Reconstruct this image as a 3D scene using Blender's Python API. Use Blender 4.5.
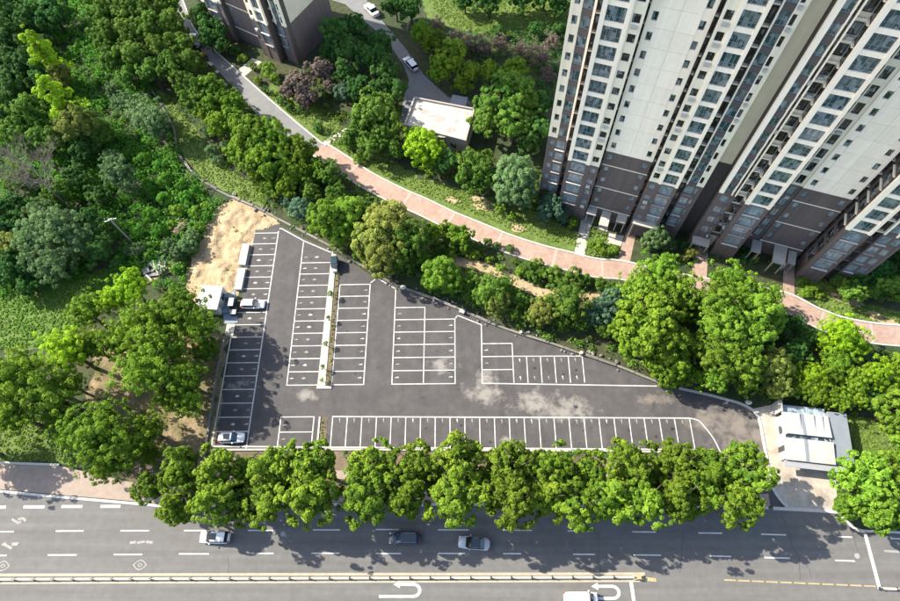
import bpy, bmesh, math, random
import numpy as np
from mathutils import Vector, Matrix

for o in list(bpy.data.objects):
    bpy.data.objects.remove(o)
S = bpy.context.scene
COL = S.collection
R_ = math.radians

# ------------------------------------------------------------------ camera
FPX, CAMH, CX, CY = 600.0, 100.0, 450.0, 300.5
_d = Vector((22.0, -287.5, -FPX)).normalized()          # straight down, in camera axes
_z = -_d
_x = Vector((1, 0, 0)); _x = (_x - _z * _x.dot(_z)).normalized()
_y = _z.cross(_x)
ROT = Matrix((_x, _y, _z))                               # camera axes -> world
cam = bpy.data.cameras.new('camera'); camo = bpy.data.objects.new('camera', cam); COL.objects.link(camo)
cam.lens = 24.0; cam.sensor_width = 36.0; cam.clip_start = 0.5; cam.clip_end = 2000
camo.matrix_world = Matrix.Translation((0, 0, CAMH)) @ ROT.to_4x4()
S.camera = camo

def G(px, py, z=0.0):
    """surveyed point: where the sight line of a photo point meets height z"""
    w = ROT @ Vector((px - CX, -(py - CY), -FPX))
    t = (z - CAMH) / w.z
    return (w.x * t, w.y * t)
def depth(x, y, z):
    return -(ROT.transposed() @ Vector((x, y, z - CAMH))).z

# ------------------------------------------------------------------ world, sun, exposure
SUN_M, SUN_EL = 0.40, 38.0
to_sun = Vector((-1, SUN_M, 0)).normalized() * math.cos(R_(SUN_EL)) + Vector((0, 0, math.sin(R_(SUN_EL))))
W = bpy.data.worlds.new('World'); S.world = W; W.use_nodes = True
nt = W.node_tree; bg = nt.nodes['Background']
sky = nt.nodes.new('ShaderNodeTexSky'); sky.sky_type = 'NISHITA'; sky.sun_disc = False
sky.sun_elevation = R_(SUN_EL); sky.sun_rotation = math.atan2(to_sun.x, to_sun.y) % (2 * math.pi)
sky.air_density = 1.0; sky.dust_density = 1.6; sky.ozone_density = 1.0
nt.links.new(sky.outputs[0], bg.inputs[0]); bg.inputs[1].default_value = 0.148
sun = bpy.data.lights.new('sun', 'SUN'); sun.energy = 5.0; sun.angle = R_(0.5); sun.color = (1.0, 0.93, 0.80)
suno = bpy.data.objects.new('sun', sun); COL.objects.link(suno)
suno.location = (-60, 20, 120)
suno.rotation_euler = (-to_sun).to_track_quat('-Z', 'Y').to_euler()
S.view_settings.view_transform = 'Standard'; S.view_settings.look = 'None'
S.view_settings.exposure = 1.62; S.view_settings.gamma = 1.0
S.view_settings.use_curve_mapping = False
S.render.engine = 'CYCLES'

# ------------------------------------------------------------------ materials
MAT = {}
ALB = 0.69            # darkens all base colours but the towers', so exposure lifts their shaded fronts
def mat(name, col, rough=0.8, var=0.12, scale=1.0, bump=0.0, bscale=None, spec=0.3, metal=0.0, var2=0.0, scale2=0.08, col2=None, objrand=0.0):
    if not name.startswith(('tower', 'olive', 'slot', 'spandrel')): col = tuple(c * ALB for c in col); col2 = tuple(c * ALB for c in col2) if col2 else None
    m = bpy.data.materials.new(name); m.use_nodes = True
    n = m.node_tree; N = n.nodes; L = n.links; p = N['Principled BSDF']
    p.inputs['Roughness'].default_value = rough; p.inputs['Specular IOR Level'].default_value = spec
    p.inputs['Metallic'].default_value = metal
    geo = N.new('ShaderNodeNewGeometry')
    nz = N.new('ShaderNodeTexNoise'); nz.inputs['Scale'].default_value = scale; nz.inputs['Detail'].default_value = 6; nz.inputs['Roughness'].default_value = 0.65
    L.new(geo.outputs['Position'], nz.inputs['Vector'])
    mr = N.new('ShaderNodeMapRange'); mr.inputs[1].default_value = 0.25; mr.inputs[2].default_value = 0.75
    mr.inputs[3].default_value = 1 - var; mr.inputs[4].default_value = 1 + var
    L.new(nz.outputs[0], mr.inputs[0])
    base = N.new('ShaderNodeMix'); base.data_type = 'RGBA'
    base.inputs[6].default_value = (*col, 1); base.inputs[7].default_value = (*(col2 or col), 1); base.inputs[0].default_value = 0
    if var2:
        nz2 = N.new('ShaderNodeTexNoise'); nz2.inputs['Scale'].default_value = scale2; nz2.inputs['Detail'].default_value = 5; nz2.inputs['Roughness'].default_value = 0.6
        L.new(geo.outputs['Position'], nz2.inputs['Vector'])
        m2 = N.new('ShaderNodeMapRange'); m2.inputs[1].default_value = 0.5 - 0.12; m2.inputs[2].default_value = 0.5 + 0.12
        m2.inputs[3].default_value = 0; m2.inputs[4].default_value = var2
        L.new(nz2.outputs[0], m2.inputs[0]); L.new(m2.outputs[0], base.inputs[0])
    mul = N.new('ShaderNodeVectorMath'); mul.operation = 'SCALE'
    L.new(base.outputs[2], mul.inputs[0]); L.new(mr.outputs[0], mul.inputs['Scale'])
    out = mul.outputs[0]
    if objrand:
        oi = N.new('ShaderNodeObjectInfo'); mo = N.new('ShaderNodeMapRange')
        mo.inputs[3].default_value = 1 - objrand; mo.inputs[4].default_value = 1 + objrand
        L.new(oi.outputs['Random'], mo.inputs[0])
        m3 = N.new('ShaderNodeVectorMath'); m3.operation = 'SCALE'
        L.new(out, m3.inputs[0]); L.new(mo.outputs[0], m3.inputs['Scale']); out = m3.outputs[0]
    L.new(out, p.inputs['Base Color'])
    if bump:
        bz = N.new('ShaderNodeTexNoise'); bz.inputs['Scale'].default_value = bscale or scale * 4; bz.inputs['Detail'].default_value = 5
        L.new(geo.outputs['Position'], bz.inputs['Vector'])
        b = N.new('ShaderNodeBump'); b.inputs['Strength'].default_value = bump; b.inputs['Distance'].default_value = 0.15
        L.new(bz.outputs[0], b.inputs['Height']); L.new(b.outputs[0], p.inputs['Normal'])
    MAT[name] = m
    return m

def add_stains(m, spots, col, strength=0.8):
    """dust and dried-mud stains with a shape of their own: (x, y, rx, ry)"""
    n = m.node_tree; N = n.nodes; L = n.links; p = N['Principled BSDF']
    src = p.inputs['Base Color'].links[0].from_socket
    geo = N.new('ShaderNodeNewGeometry')
    acc = None
    for (x, y, rx, ry) in spots:
        s = N.new('ShaderNodeVectorMath'); s.operation = 'SUBTRACT'; s.inputs[1].default_value = (x, y, 0); L.new(geo.outputs['Position'], s.inputs[0])
        d = N.new('ShaderNodeVectorMath'); d.operation = 'MULTIPLY'; d.inputs[1].default_value = (1 / rx, 1 / ry, 0); L.new(s.outputs[0], d.inputs[0])
        l = N.new('ShaderNodeVectorMath'); l.operation = 'LENGTH'; L.new(d.outputs[0], l.inputs[0])
        if acc is None: acc = l.outputs['Value']
        else:
            mn = N.new('ShaderNodeMath'); mn.operation = 'MINIMUM'; L.new(acc, mn.inputs[0]); L.new(l.outputs['Value'], mn.inputs[1]); acc = mn.outputs[0]
    nz = N.new('ShaderNodeTexNoise'); nz.inputs['Scale'].default_value = 0.55; nz.inputs['Detail'].default_value = 7; nz.inputs['Roughness'].default_value = 0.7
    L.new(geo.outputs['Position'], nz.inputs['Vector'])
    f = N.new('ShaderNodeMath'); f.operation = 'MULTIPLY_ADD'; f.inputs[1].default_value = 4.2; L.new(nz.outputs[0], f.inputs[0]); L.new(acc, f.inputs[2])
    mr = N.new('ShaderNodeMapRange'); mr.inputs[1].default_value = 3.15; mr.inputs[2].default_value = 2.2; mr.inputs[3].default_value = 0; mr.inputs[4].default_value = strength
    L.new(f.outputs[0], mr.inputs[0])
    mx = N.new('ShaderNodeMix'); mx.data_type = 'RGBA'; mx.inputs[7].default_value = (*col, 1)
    L.new(mr.outputs[0], mx.inputs[0]); L.new(src, mx.inputs[6]); L.new(mx.outputs[2], p.inputs['Base Color'])

def glass(name, col, light=0.0, rough=0.07):
    """window glass seen from outside: dark room, some curtains, mirror-like coat"""
    m = bpy.data.materials.new(name); m.use_nodes = True
    n = m.node_tree; N = n.nodes; L = n.links; p = N['Principled BSDF']
    p.inputs['Roughness'].default_value = rough; p.inputs['Specular IOR Level'].default_value = 0.8
    tc = N.new('ShaderNodeTexCoord'); oi = N.new('ShaderNodeObjectInfo')
    mp = N.new('ShaderNodeVectorMath'); mp.operation = 'ADD'
    sc = N.new('ShaderNodeVectorMath'); sc.operation = 'SCALE'; sc.inputs['Scale'].default_value = 37.0
    cmb = N.new('ShaderNodeCombineXYZ'); L.new(oi.outputs['Random'], cmb.inputs[0]); L.new(oi.outputs['Random'], cmb.inputs[2])
    L.new(cmb.outputs[0], sc.inputs[0]); L.new(tc.outputs['Object'], mp.inputs[0]); L.new(sc.outputs[0], mp.inputs[1])
    st = N.new('ShaderNodeVectorMath'); st.operation = 'MULTIPLY'; st.inputs[1].default_value = (1.7, 1.0, 0.9); L.new(mp.outputs[0], st.inputs[0])
    vo = N.new('ShaderNodeTexVoronoi'); vo.inputs['Scale'].default_value = 1.2; vo.distance = 'CHEBYCHEV'; L.new(st.outputs[0], vo.inputs['Vector'])
    sep = N.new('ShaderNodeSeparateColor'); L.new(vo.outputs['Color'], sep.inputs[0])
    mr = N.new('ShaderNodeMapRange'); mr.inputs[1].default_value = 0.55 - light; mr.inputs[2].default_value = 1.0; mr.inputs[3].default_value = 0; mr.inputs[4].default_value = 0.55
    L.new(sep.outputs[0], mr.inputs[0])
    mx = N.new('ShaderNodeMix'); mx.data_type = 'RGBA'; mx.inputs[6].default_value = (*col, 1); mx.inputs[7].default_value = (0.42, 0.48, 0.50, 1)
    L.new(mr.outputs[0], mx.inputs[0]); L.new(mx.outputs[2], p.inputs['Base Color'])
    MAT[name] = m
    return m

def leaf_mat(name, dark, light, transl=0.3, hue=0.014):
    dark = tuple(c * 1.0 for c in dark); light = tuple(c * .97 for c in light)
    m = bpy.data.materials.new(name); m.use_nodes = True
    n = m.node_tree; N = n.nodes; L = n.links; p = N['Principled BSDF']; out = N['Material Output']
    at = N.new('ShaderNodeAttribute'); at.attribute_name = 'tint'
    mx = N.new('ShaderNodeMix'); mx.data_type = 'RGBA'; mx.inputs[6].default_value = (*dark, 1); mx.inputs[7].default_value = (*light, 1)
    L.new(at.outputs['Fac'], mx.inputs[0])
    oi = N.new('ShaderNodeObjectInfo')
    hs = N.new('ShaderNodeHueSaturation')
    a = N.new('ShaderNodeMapRange'); a.inputs[3].default_value = 0.5 - hue; a.inputs[4].default_value = 0.5 + hue * 0.5; L.new(oi.outputs['Random'], a.inputs[0]); L.new(a.outputs[0], hs.inputs['Hue'])
    b = N.new('ShaderNodeMath'); b.operation = 'MULTIPLY_ADD'; b.inputs[1].default_value = 7.31; L.new(oi.outputs['Random'], b.inputs[0])
    c = N.new('ShaderNodeMath'); c.operation = 'FRACT'; L.new(b.outputs[0], c.inputs[0])
    d = N.new('ShaderNodeMapRange'); d.inputs[3].default_value = 0.78; d.inputs[4].default_value = 1.25; L.new(c.outputs[0], d.inputs[0]); L.new(d.outputs[0], hs.inputs['Value'])
    L.new(mx.outputs[2], hs.inputs['Color'])
    L.new(hs.outputs[0], p.inputs['Base Color']); p.inputs['Roughness'].default_value = 0.65; p.inputs['Specular IOR Level'].default_value = 0.10
    t = N.new('ShaderNodeBsdfTranslucent'); L.new(hs.outputs[0], t.inputs['Color'])
    ms = N.new('ShaderNodeMixShader'); ms.inputs[0].default_value = transl
    L.new(p.outputs[0], ms.inputs[1]); L.new(t.outputs[0], ms.inputs[2]); L.new(ms.outputs[0], out.inputs['Surface'])
    MAT[name] = m
    return m

mat('ground', (0.030, 0.055, 0.016), 0.95, 0.5, 0.9, 0.8, 2.0, var2=0.9, scale2=0.06, col2=(0.060, 0.060, 0.026))
mat('lit_grass', (0.120, 0.175, 0.038), 0.95, 0.45, 1.3, 0.8, 3.0, var2=1.0, scale2=0.22, col2=(0.085, 0.135, 0.022))
mat('meadow', (0.080, 0.160, 0.026), 0.95, 0.45, 0.9, 0.9, 2.5, var2=1.0, scale2=0.15, col2=(0.12, 0.16, 0.035))
mat('dry_soil', (0.27, 0.20, 0.115), 0.95, 0.35, 0.9, 0.8, 2.0, var2=0.9, scale2=0.25, col2=(0.10, 0.095, 0.040))
mat('brown_soil', (0.17, 0.125, 0.085), 0.95, 0.35, 1.2, 0.8, 3.0, var2=0.8, scale2=0.3, col2=(0.09, 0.075, 0.045))
mat('sand', (0.44, 0.335, 0.20), 0.95, 0.30, 1.6, 1.0, 3.5, var2=0.8, scale2=0.5, col2=(0.32, 0.235, 0.135))
mat('asphalt', (0.143, 0.139, 0.132), 0.85, 0.13, 0.8, 0.15, 9, var2=0.6, scale2=0.09, col2=(0.128, 0.121, 0.112))
def streaks(m, sx, sy, amt, sz=0.0):
    n = m.node_tree; N = n.nodes; L = n.links; p = N['Principled BSDF']; src = p.inputs['Base Color'].links[0].from_socket
    geo = N.new('ShaderNodeNewGeometry'); v = N.new('ShaderNodeVectorMath'); v.operation = 'MULTIPLY'; v.inputs[1].default_value = (sx, sy, sz); L.new(geo.outputs['Position'], v.inputs[0])
    z = N.new('ShaderNodeTexNoise'); z.inputs['Scale'].default_value = 1.0; z.inputs['Detail'].default_value = 4; L.new(v.outputs[0], z.inputs['Vector'])
    r = N.new('ShaderNodeMapRange'); r.inputs[1].default_value = .3; r.inputs[2].default_value = .7; r.inputs[3].default_value = 1 - amt; r.inputs[4].default_value = 1 + amt; L.new(z.outputs[0], r.inputs[0])
    q = N.new('ShaderNodeVectorMath'); q.operation = 'SCALE'; L.new(src, q.inputs[0]); L.new(r.outputs[0], q.inputs['Scale']); L.new(q.outputs[0], p.inputs['Base Color'])
streaks(MAT['asphalt'], .02, .9, .13)
mat('lot_asphalt', (0.067, 0.063, 0.062), 0.85, 0.2, 0.7, 0.2, 9, var2=0.7, scale2=0.25, col2=(0.090, 0.084, 0.081))
streaks(MAT['lot_asphalt'], .5, .05, .10)
mat('lane_asphalt', (0.20, 0.20, 0.20), 0.85, 0.14, 0.6, 0.2, 8, var2=0.5, scale2=0.2, col2=(0.16, 0.16, 0.16))
mat('paint', (0.60, 0.59, 0.56), 0.7, 0.22, 5.0, var2=.7, scale2=.9, col2=(0.42, 0.41, 0.385))
mat('paint_road', (0.68, 0.67, 0.63), 0.7, 0.2, 5.0, var2=.7, scale2=.7, col2=(0.48, 0.46, 0.43))
mat('paint_worn', (0.30, 0.285, 0.26), 0.8, 0.3, 3.0)
mat('paint_yellow', (0.40, 0.32, 0.16), 0.8, 0.25, 2.0)
mat('dust', (0.40, 0.345, 0.255), 0.9, 0.2, 1.2)
mat('concrete', (0.43, 0.41, 0.365), 0.85, 0.14, 1.0, 0.2, 6, var2=0.5, scale2=0.4, col2=(0.40, 0.37, 0.32))
mat('apron', (0.40, 0.345, 0.275), 0.9, 0.22, 0.8, 0.3, 5, var2=0.8, scale2=0.25, col2=(0.47, 0.45, 0.42))
mat('kerb', (0.50, 0.485, 0.445), 0.8, 0.14, 2.0)
mat('brick_path', (0.335, 0.225, 0.175), 0.85, 0.18, 1.2, 0.25, 9, var2=0.7, scale2=0.3, col2=(0.40, 0.295, 0.24))
mat('path_band', (0.40, 0.33, 0.28), 0.85, 0.12, 2)
mat('sidewalk', (0.31, 0.245, 0.195), 0.9, 0.16, 1.4, 0.2, 7, var2=0.7, scale2=0.3, col2=(0.34, 0.27, 0.22))
mat('old_wall', (0.19, 0.18, 0.16), 0.9, 0.3, 1.5, 0.5, 5)
mat('fence_cream', (0.46, 0.42, 0.35), 0.7, 0.1, 1.0)
mat('white_metal', (0.60, 0.60, 0.58), 0.45, 0.05, 1.0, spec=0.4)
mat('white_panel', (0.46, 0.45, 0.425), 0.6, 0.16, 1.4, var2=.8, scale2=.7, col2=(0.35, 0.34, 0.315))
mat('grey_metal', (0.30, 0.31, 0.32), 0.5, 0.1, 2, spec=0.5)
mat('blue_concrete', (0.24, 0.28, 0.32), 0.8, 0.12, 1.2)
mat('dark_metal', (0.035, 0.04, 0.045), 0.4, 0.1, 2, spec=0.5)
mat('teal_metal', (0.012, 0.035, 0.05), 0.3, 0.1, 2, spec=0.6)
mat('roof_white', (0.56, 0.52, 0.47), 0.9, 0.18, 0.8, 0.2, 4, var2=0.75, scale2=0.45, col2=(0.36, 0.30, 0.25))
mat('roof_grey', (0.20, 0.225, 0.25), 0.7, 0.10, 0.8)
mat('parapet', (0.38, 0.34, 0.30), 0.9, 0.2, 1.2)
mat('stone', (0.19, 0.175, 0.155), 0.9, 0.25, 2, 0.5, 4, objrand=0.3)
mat('rock_brown', (0.17, 0.12, 0.08), 0.9, 0.3, 1.5, 0.6, 3)
mat('wood_grey', (0.30, 0.28, 0.27), 0.9, 0.25, 2, objrand=0.45)
mat('bark', (0.095, 0.075, 0.055), 0.95, 0.3, 3, 0.6, 8)
mat('dead_wood', (0.27, 0.225, 0.185), 0.95, 0.25, 2)
mat('rubber', (0.018, 0.018, 0.018), 0.8, 0.1, 2)
mat('tower_white', (0.97, 0.83, 0.655), 0.7, 0.05, 0.5, var2=0.35, scale2=0.2, col2=(0.92, 0.785, 0.62))
mat('tower_cream', (0.80, 0.70, 0.53), 0.8, 0.06, 0.6)
mat('tower_panel', (0.97, 0.83, 0.655), 0.85, 0.05, 1.3, objrand=0.03)
mat('tower_brown', (0.125, 0.097, 0.088), 0.8, 0.12, 1.5)
mat('tower_tan', (0.60, 0.53, 0.40), 0.85, 0.08, 0.6)
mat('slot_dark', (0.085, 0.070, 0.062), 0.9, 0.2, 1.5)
mat('spandrel', (0.10, 0.085, 0.080), 0.8, 0.1, 1.5)
mat('olive_wall', (0.80, 0.68, 0.46), 0.9, 0.07, 0.5)
mat('frame_white', (0.34, 0.35, 0.34), 0.6, 0.05, 1)
mat('frame_dark', (0.07, 0.07, 0.07), 0.6, 0.1, 1)
mat('ac_white', (0.60, 0.58, 0.53), 0.6, 0.1, 2)
for _n in ('tower_white', 'tower_panel', 'tower_cream', 'olive_wall'): streaks(MAT[_n], 1.6, 1.6, .055, .05)
streaks(MAT['tower_brown'], 1.2, 1.2, .12, .08)
glass('glass_dark', (0.014, 0.028, 0.032), 0.05)
glass('glass_teal', (0.022, 0.058, 0.062), 0.15)
glass('glass_light', (0.13, 0.18, 0.20), 0.45, 0.15)  # pale base colour holds both curtains and bright reflections of the lower windows
glass('glass_room', (0.010, 0.011, 0.011), -0.15, 0.2)
mat('car_glass', (0.010, 0.014, 0.018), 0.06, 0, 1, spec=0.8)
mat('car_glass_blue', (0.02, 0.05, 0.085), 0.06, 0, 1, spec=0.9)
for nm, c in [('car_white', (0.80, 0.80, 0.79)), ('car_silver', (0.42, 0.45, 0.47)), ('car_navy', (0.006, 0.016, 0.034)), ('car_black', (0.012, 0.013, 0.015)), ('car_red', (0.45, 0.03, 0.015)), ('car_orange', (0.6, 0.13, 0.04))]:
    mm = mat(nm, c, 0.25, 0.02, 1, spec=0.5); mm.node_tree.nodes['Principled BSDF'].inputs['Coat Weight'].default_value = 0.6
mat('light_red', (0.35, 0.012, 0.012), 0.2, 0, 1); mat('light_clear', (0.7, 0.72, 0.74), 0.1, 0, 1, spec=0.8); mat('rim', (0.5, 0.5, 0.5), 0.3, 0, 1, metal=0.8)
mat('skin', (0.45, 0.28, 0.2), 0.6, 0.05, 2); mat('cloth_orange', (0.55, 0.16, 0.05), 0.9, 0.1, 3); mat('cloth_dark', (0.03, 0.035, 0.05), 0.9, 0.1, 3)

leaf_mat('leaf_green', (0.042, 0.115, 0.010), (0.205, 0.325, 0.026), 0.46)
leaf_mat('leaf_mid', (0.034, 0.105, 0.014), (0.160, 0.275, 0.038), 0.46)
leaf_mat('leaf_street', (0.038, 0.095, 0.010), (0.205, 0.305, 0.024), 0.42, 0.012)
leaf_mat('leaf_bright', (0.055, 0.140, 0.012), (0.235, 0.375, 0.038), 0.46)
leaf_mat('leaf_yellow', (0.100, 0.215, 0.010), (0.325, 0.500, 0.024), 0.50, 0.008)
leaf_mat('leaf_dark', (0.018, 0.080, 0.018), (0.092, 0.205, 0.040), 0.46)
leaf_mat('leaf_grey', (0.048, 0.112, 0.038), (0.180, 0.275, 0.105), 0.44)
leaf_mat('leaf_blue', (0.036, 0.095, 0.052), (0.140, 0.235, 0.135), 0.44)
leaf_mat('leaf_tan', (0.085, 0.130, 0.020), (0.280, 0.320, 0.070), 0.44, 0.02)
leaf_mat('leaf_brown', (0.075, 0.056, 0.045), (0.205, 0.160, 0.128), 0.3, 0.02)
leaf_mat('leaf_vine', (0.030, 0.130, 0.014), (0.140, 0.350, 0.034), 0.50)
leaf_mat('leaf_grass', (0.125, 0.200, 0.034), (0.215, 0.300, 0.055), 0.4, 0.01)
leaf_mat('leaf_meadow', (0.105, 0.225, 0.026), (0.165, 0.300, 0.040), 0.4, 0.01)

# ------------------------------------------------------------------ object helpers
def link(name, me, m=None, parent=None):
    o = bpy.data.objects.new(name, me); COL.objects.link(o)
    if m is not None and me is not None and not me.materials: me.materials.append(MAT[m])
    if parent: o.parent = parent
    return o
def empty(name, loc=(0, 0, 0), rz=0.0):
    o = bpy.data.objects.new(name, None); COL.objects.link(o); o.location = loc; o.rotation_euler.z = rz
    o.empty_display_size = 0.3
    return o
def tag(o, label, cat, group=None, kind=None):
    o['label'] = label; o['category'] = cat
    if group: o['group'] = group
    if kind: o['kind'] = kind
    return o
def structure(o): o['kind'] = 'structure'; return o

class MB:
    def __init__(s): s.v = []; s.f = []
    def quad(s, *p):
        b = len(s.v); s.v += [tuple(q) for q in p]; s.f.append(tuple(range(b, b + len(p)))); return s
    def box(s, x0, x1, y0, y1, z0, z1):
        b = len(s.v)
        s.v += [(x0, y0, z0), (x1, y0, z0), (x1, y1, z0), (x0, y1, z0), (x0, y0, z1), (x1, y0, z1), (x1, y1, z1), (x0, y1, z1)]
        for f in ((3, 2, 1, 0), (4, 5, 6, 7), (0, 1, 5, 4), (1, 2, 6, 5), (2, 3, 7, 6), (3, 0, 4, 7)): s.f.append(tuple(b + i for i in f))
        return s
    def obox(s, c, ax, ay, hx, hy, z0, z1):
        """box with its own axes"""
        b = len(s.v)
        for z in (z0, z1):
            for (a, e) in ((-1, -1), (1, -1), (1, 1), (-1, 1)):
                s.v.append((c[0] + ax[0] * hx * a + ay[0] * hy * e, c[1] + ax[1] * hx * a + ay[1] * hy * e, z))
        for f in ((3, 2, 1, 0), (4, 5, 6, 7), (0, 1, 5, 4), (1, 2, 6, 5), (2, 3, 7, 6), (3, 0, 4, 7)): s.f.append(tuple(b + i for i in f))
        return s
    def prism(s, poly, z0, z1):
        if sum(poly[i][0] * poly[(i + 1) % len(poly)][1] - poly[(i + 1) % len(poly)][0] * poly[i][1] for i in range(len(poly))) < 0: poly = poly[::-1]
        n = len(poly); b = len(s.v)
        s.v += [(p[0], p[1], z0) for p in poly] + [(p[0], p[1], z1) for p in poly]
        s.f.append(tuple(range(b + n - 1, b - 1, -1))); s.f.append(tuple(range(b + n, b + 2 * n)))
        for i in range(n): j = (i + 1) % n; s.f.append((b + i, b + j, b + n + j, b + n + i))
        return s
    def sheet(s, poly, z):
        if sum(poly[i][0] * poly[(i + 1) % len(poly)][1] - poly[(i + 1) % len(poly)][0] * poly[i][1] for i in range(len(poly))) < 0: poly = poly[::-1]
        b = len(s.v); s.v += [(p[0], p[1], z) for p in poly]; s.f.append(tuple(range(b, b + len(poly)))); return s
    def tube(s, pts, rads, n=7, cap=True):
        b = len(s.v); m = len(pts)
        for i, p in enumerate(pts):
            p = Vector(p); d = Vector(pts[min(i + 1, m - 1)]) - Vector(pts[max(i - 1, 0)])
            d.normalize(); a = d.orthogonal().normalized(); c = d.cross(a)
            for k in range(n):
                t = 2 * math.pi * k / n; q = p + (a * math.cos(t) + c * math.sin(t)) * rads[i]; s.v.append(tuple(q))
        for i in range(m - 1):
            for k in range(n):
                j = (k + 1) % n; s.f.append((b + i * n + k, b + i * n + j, b + (i + 1) * n + j, b + (i + 1) * n + k))
        if cap:
            s.f.append(tuple(b + k for k in reversed(range(n)))); s.f.append(tuple(b + (m - 1) * n + k for k in range(n)))
        return s
    def sweep(s, pts, w, z0, z1):
        """kerb or wall of width w along a polyline"""
        L, Rr = offset(pts, w / 2), offset(pts, -w / 2); n = len(pts); b = len(s.v)
        for i in range(n):
            s.v += [(Rr[i][0], Rr[i][1], z0), (L[i][0], L[i][1], z0), (L[i][0], L[i][1], z1), (Rr[i][0], Rr[i][1], z1)]
        for i in range(n - 1):
            for k in range(4): j = (k + 1) % 4; s.f.append((b + i * 4 + j, b + i * 4 + k, b + (i + 1) * 4 + k, b + (i + 1) * 4 + j))
        s.f.append((b, b + 1, b + 2, b + 3)); e = b + (n - 1) * 4; s.f.append((e + 3, e + 2, e + 1, e))
        return s
    def mesh(s, name):
        me = bpy.data.meshes.new(name); me.from_pydata(s.v, [], s.f); me.update(); return me
    def build(s, name, m, parent=None): return link(name, s.mesh(name), m, parent)
def offset(pts, w):
    out = []
    for i, p in enumerate(pts):
        a = Vector(pts[max(i - 1, 0)][:2]); c = Vector(pts[min(i + 1, len(pts) - 1)][:2]); d = (c - a).normalized()
        out.append((p[0] - d.y * w, p[1] + d.x * w))
    return out
def smooth(pts, k=6):
    out = []
    for i in range(len(pts) - 1):
        p0 = Vector(pts[max(i - 1, 0)]); p1 = Vector(pts[i]); p2 = Vector(pts[i + 1]); p3 = Vector(pts[min(i + 2, len(pts) - 1)])
        for t in (j / k for j in range(k)):
            out.append(tuple(0.5 * ((2 * p1) + (p2 - p0) * t + (2 * p0 - 5 * p1 + 4 * p2 - p3) * t * t + (3 * p1 - p0 - 3 * p2 + p3) * t ** 3)))
    out.append(tuple(pts[-1])); return out
def GP(lst, z=0.0): return [G(a, b, z) for a, b in lst]
def ragged(poly, amp, seed=0, step=1.2):
    rnd = random.Random(seed); out = []
    for i in range(len(poly)):
        a = Vector(poly[i]); b = Vector(poly[(i + 1) % len(poly)]); n = max(1, int((b - a).length / step)); nn = (b - a).normalized(); nn = Vector((-nn.y, nn.x))
        for k in range(n): out.append(tuple(a.lerp(b, k / n) + nn * rnd.uniform(-amp, amp)))
    return out
def sheet(name, poly, z, m, parent=None):
    o = MB().sheet(poly, z).build(name, m, parent)
    if parent is None: structure(o)
    return o
def blob(cx, cy, rx, ry, seed, n=22, ang=0.0):
    rnd = random.Random(seed); out = []
    for i in range(n):
        t = 2 * math.pi * i / n; r = rnd.uniform(0.72, 1.12); x = rx * r * math.cos(t); y = ry * r * math.sin(t)
        out.append((cx + x * math.cos(ang) - y * math.sin(ang), cy + x * math.sin(ang) + y * math.cos(ang)))
    return out

# ------------------------------------------------------------------ ground, roads, lot
sheet('ground', [(-420, -300), (420, -300), (420, 460), (-420, 460)], 0.0, 'ground')

# main road
kerb_top = GP([(-140, 484), (0, 491.5), (54, 496.5), (139, 504), (161, 506), (330, 504.5), (490, 504.5), (640, 506), (768, 508), (837, 512), (856, 527)])
RX0, RX1 = -220, 220
road_poly = [(RX0, -24)] + [(RX0, kerb_top[0][1] + 6)] + kerb_top + [(kerb_top[-1][0] + 2, kerb_top[-1][1] - 1.0), (RX1, kerb_top[-1][1] - 4), (RX1, -24)]
main_road = sheet('main_road', road_poly, 0.03, 'asphalt')

ZM = 0.045
def rline(a, b, w, name='lane_dash', m='paint_road', parent=None, z=ZM):
    a, b = Vector(a), Vector(b); d = (b - a).normalized(); n = Vector((-d.y, d.x)) * (w / 2)
    return MB().quad(*[(p.x, p.y, z) for p in (a - n, b - n, b + n, a + n)]).build(name, m, parent)
def pl(x0, y0, x1, y1, w, **k): return rline(G(x0, y0), G(x1, y1), w, **k)
for x0, x1, y in [(-15, 6, 507.3), (23.6, 44.7, 506.9), (61.6, 82.5, 506.6), (100.7, 120.5, 506.5)]: pl(x0, y, x1, y, 0.44, parent=main_road)
for x0, x1, y0, y1 in [(-15, 14, 532, 531.8), (56, 83.6, 531.2, 531), (120.5, 149, 530.9, 530.7), (184, 212, 530.6, 530.6), (248, 275, 530.5, 530.5), (313, 340, 530, 530), (375.7, 398.7, 529.6, 529.6), (438, 468.7, 529.9, 530), (503, 532, 530.2, 530.4), (567.6, 592.8, 531, 531.2), (632, 656, 531.9, 532.2), (698, 722, 533, 533.3), (761, 786, 534.3, 535), (838, 852, 536.8, 537.3), (890, 915, 538.6, 539.5)]:
    pl(x0, y0, x1, y1, 0.19, parent=main_road)
for x0, x1, y0, y1 in [(-15, 6.7, 555.7, 555.6), (48, 77, 555.1, 555), (114, 142.5, 554.7, 554.6), (179, 209, 554, 554), (257, 273.6, 553.4, 553.4), (311.5, 338.5, 553.3, 553.3), (375.7, 401, 553.6, 553.6), (438, 465.5, 553.5, 553.5), (503, 521, 553.7, 553.8), (573, 595, 554.3, 554.5), (633, 661, 555, 555.3), (710, 731, 556, 556.6), (764, 790, 557.6, 558.3), (835, 854.5, 560.4, 561.2)]:
    pl(x0, y0, x1, y1, 0.19, parent=main_road)
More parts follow.
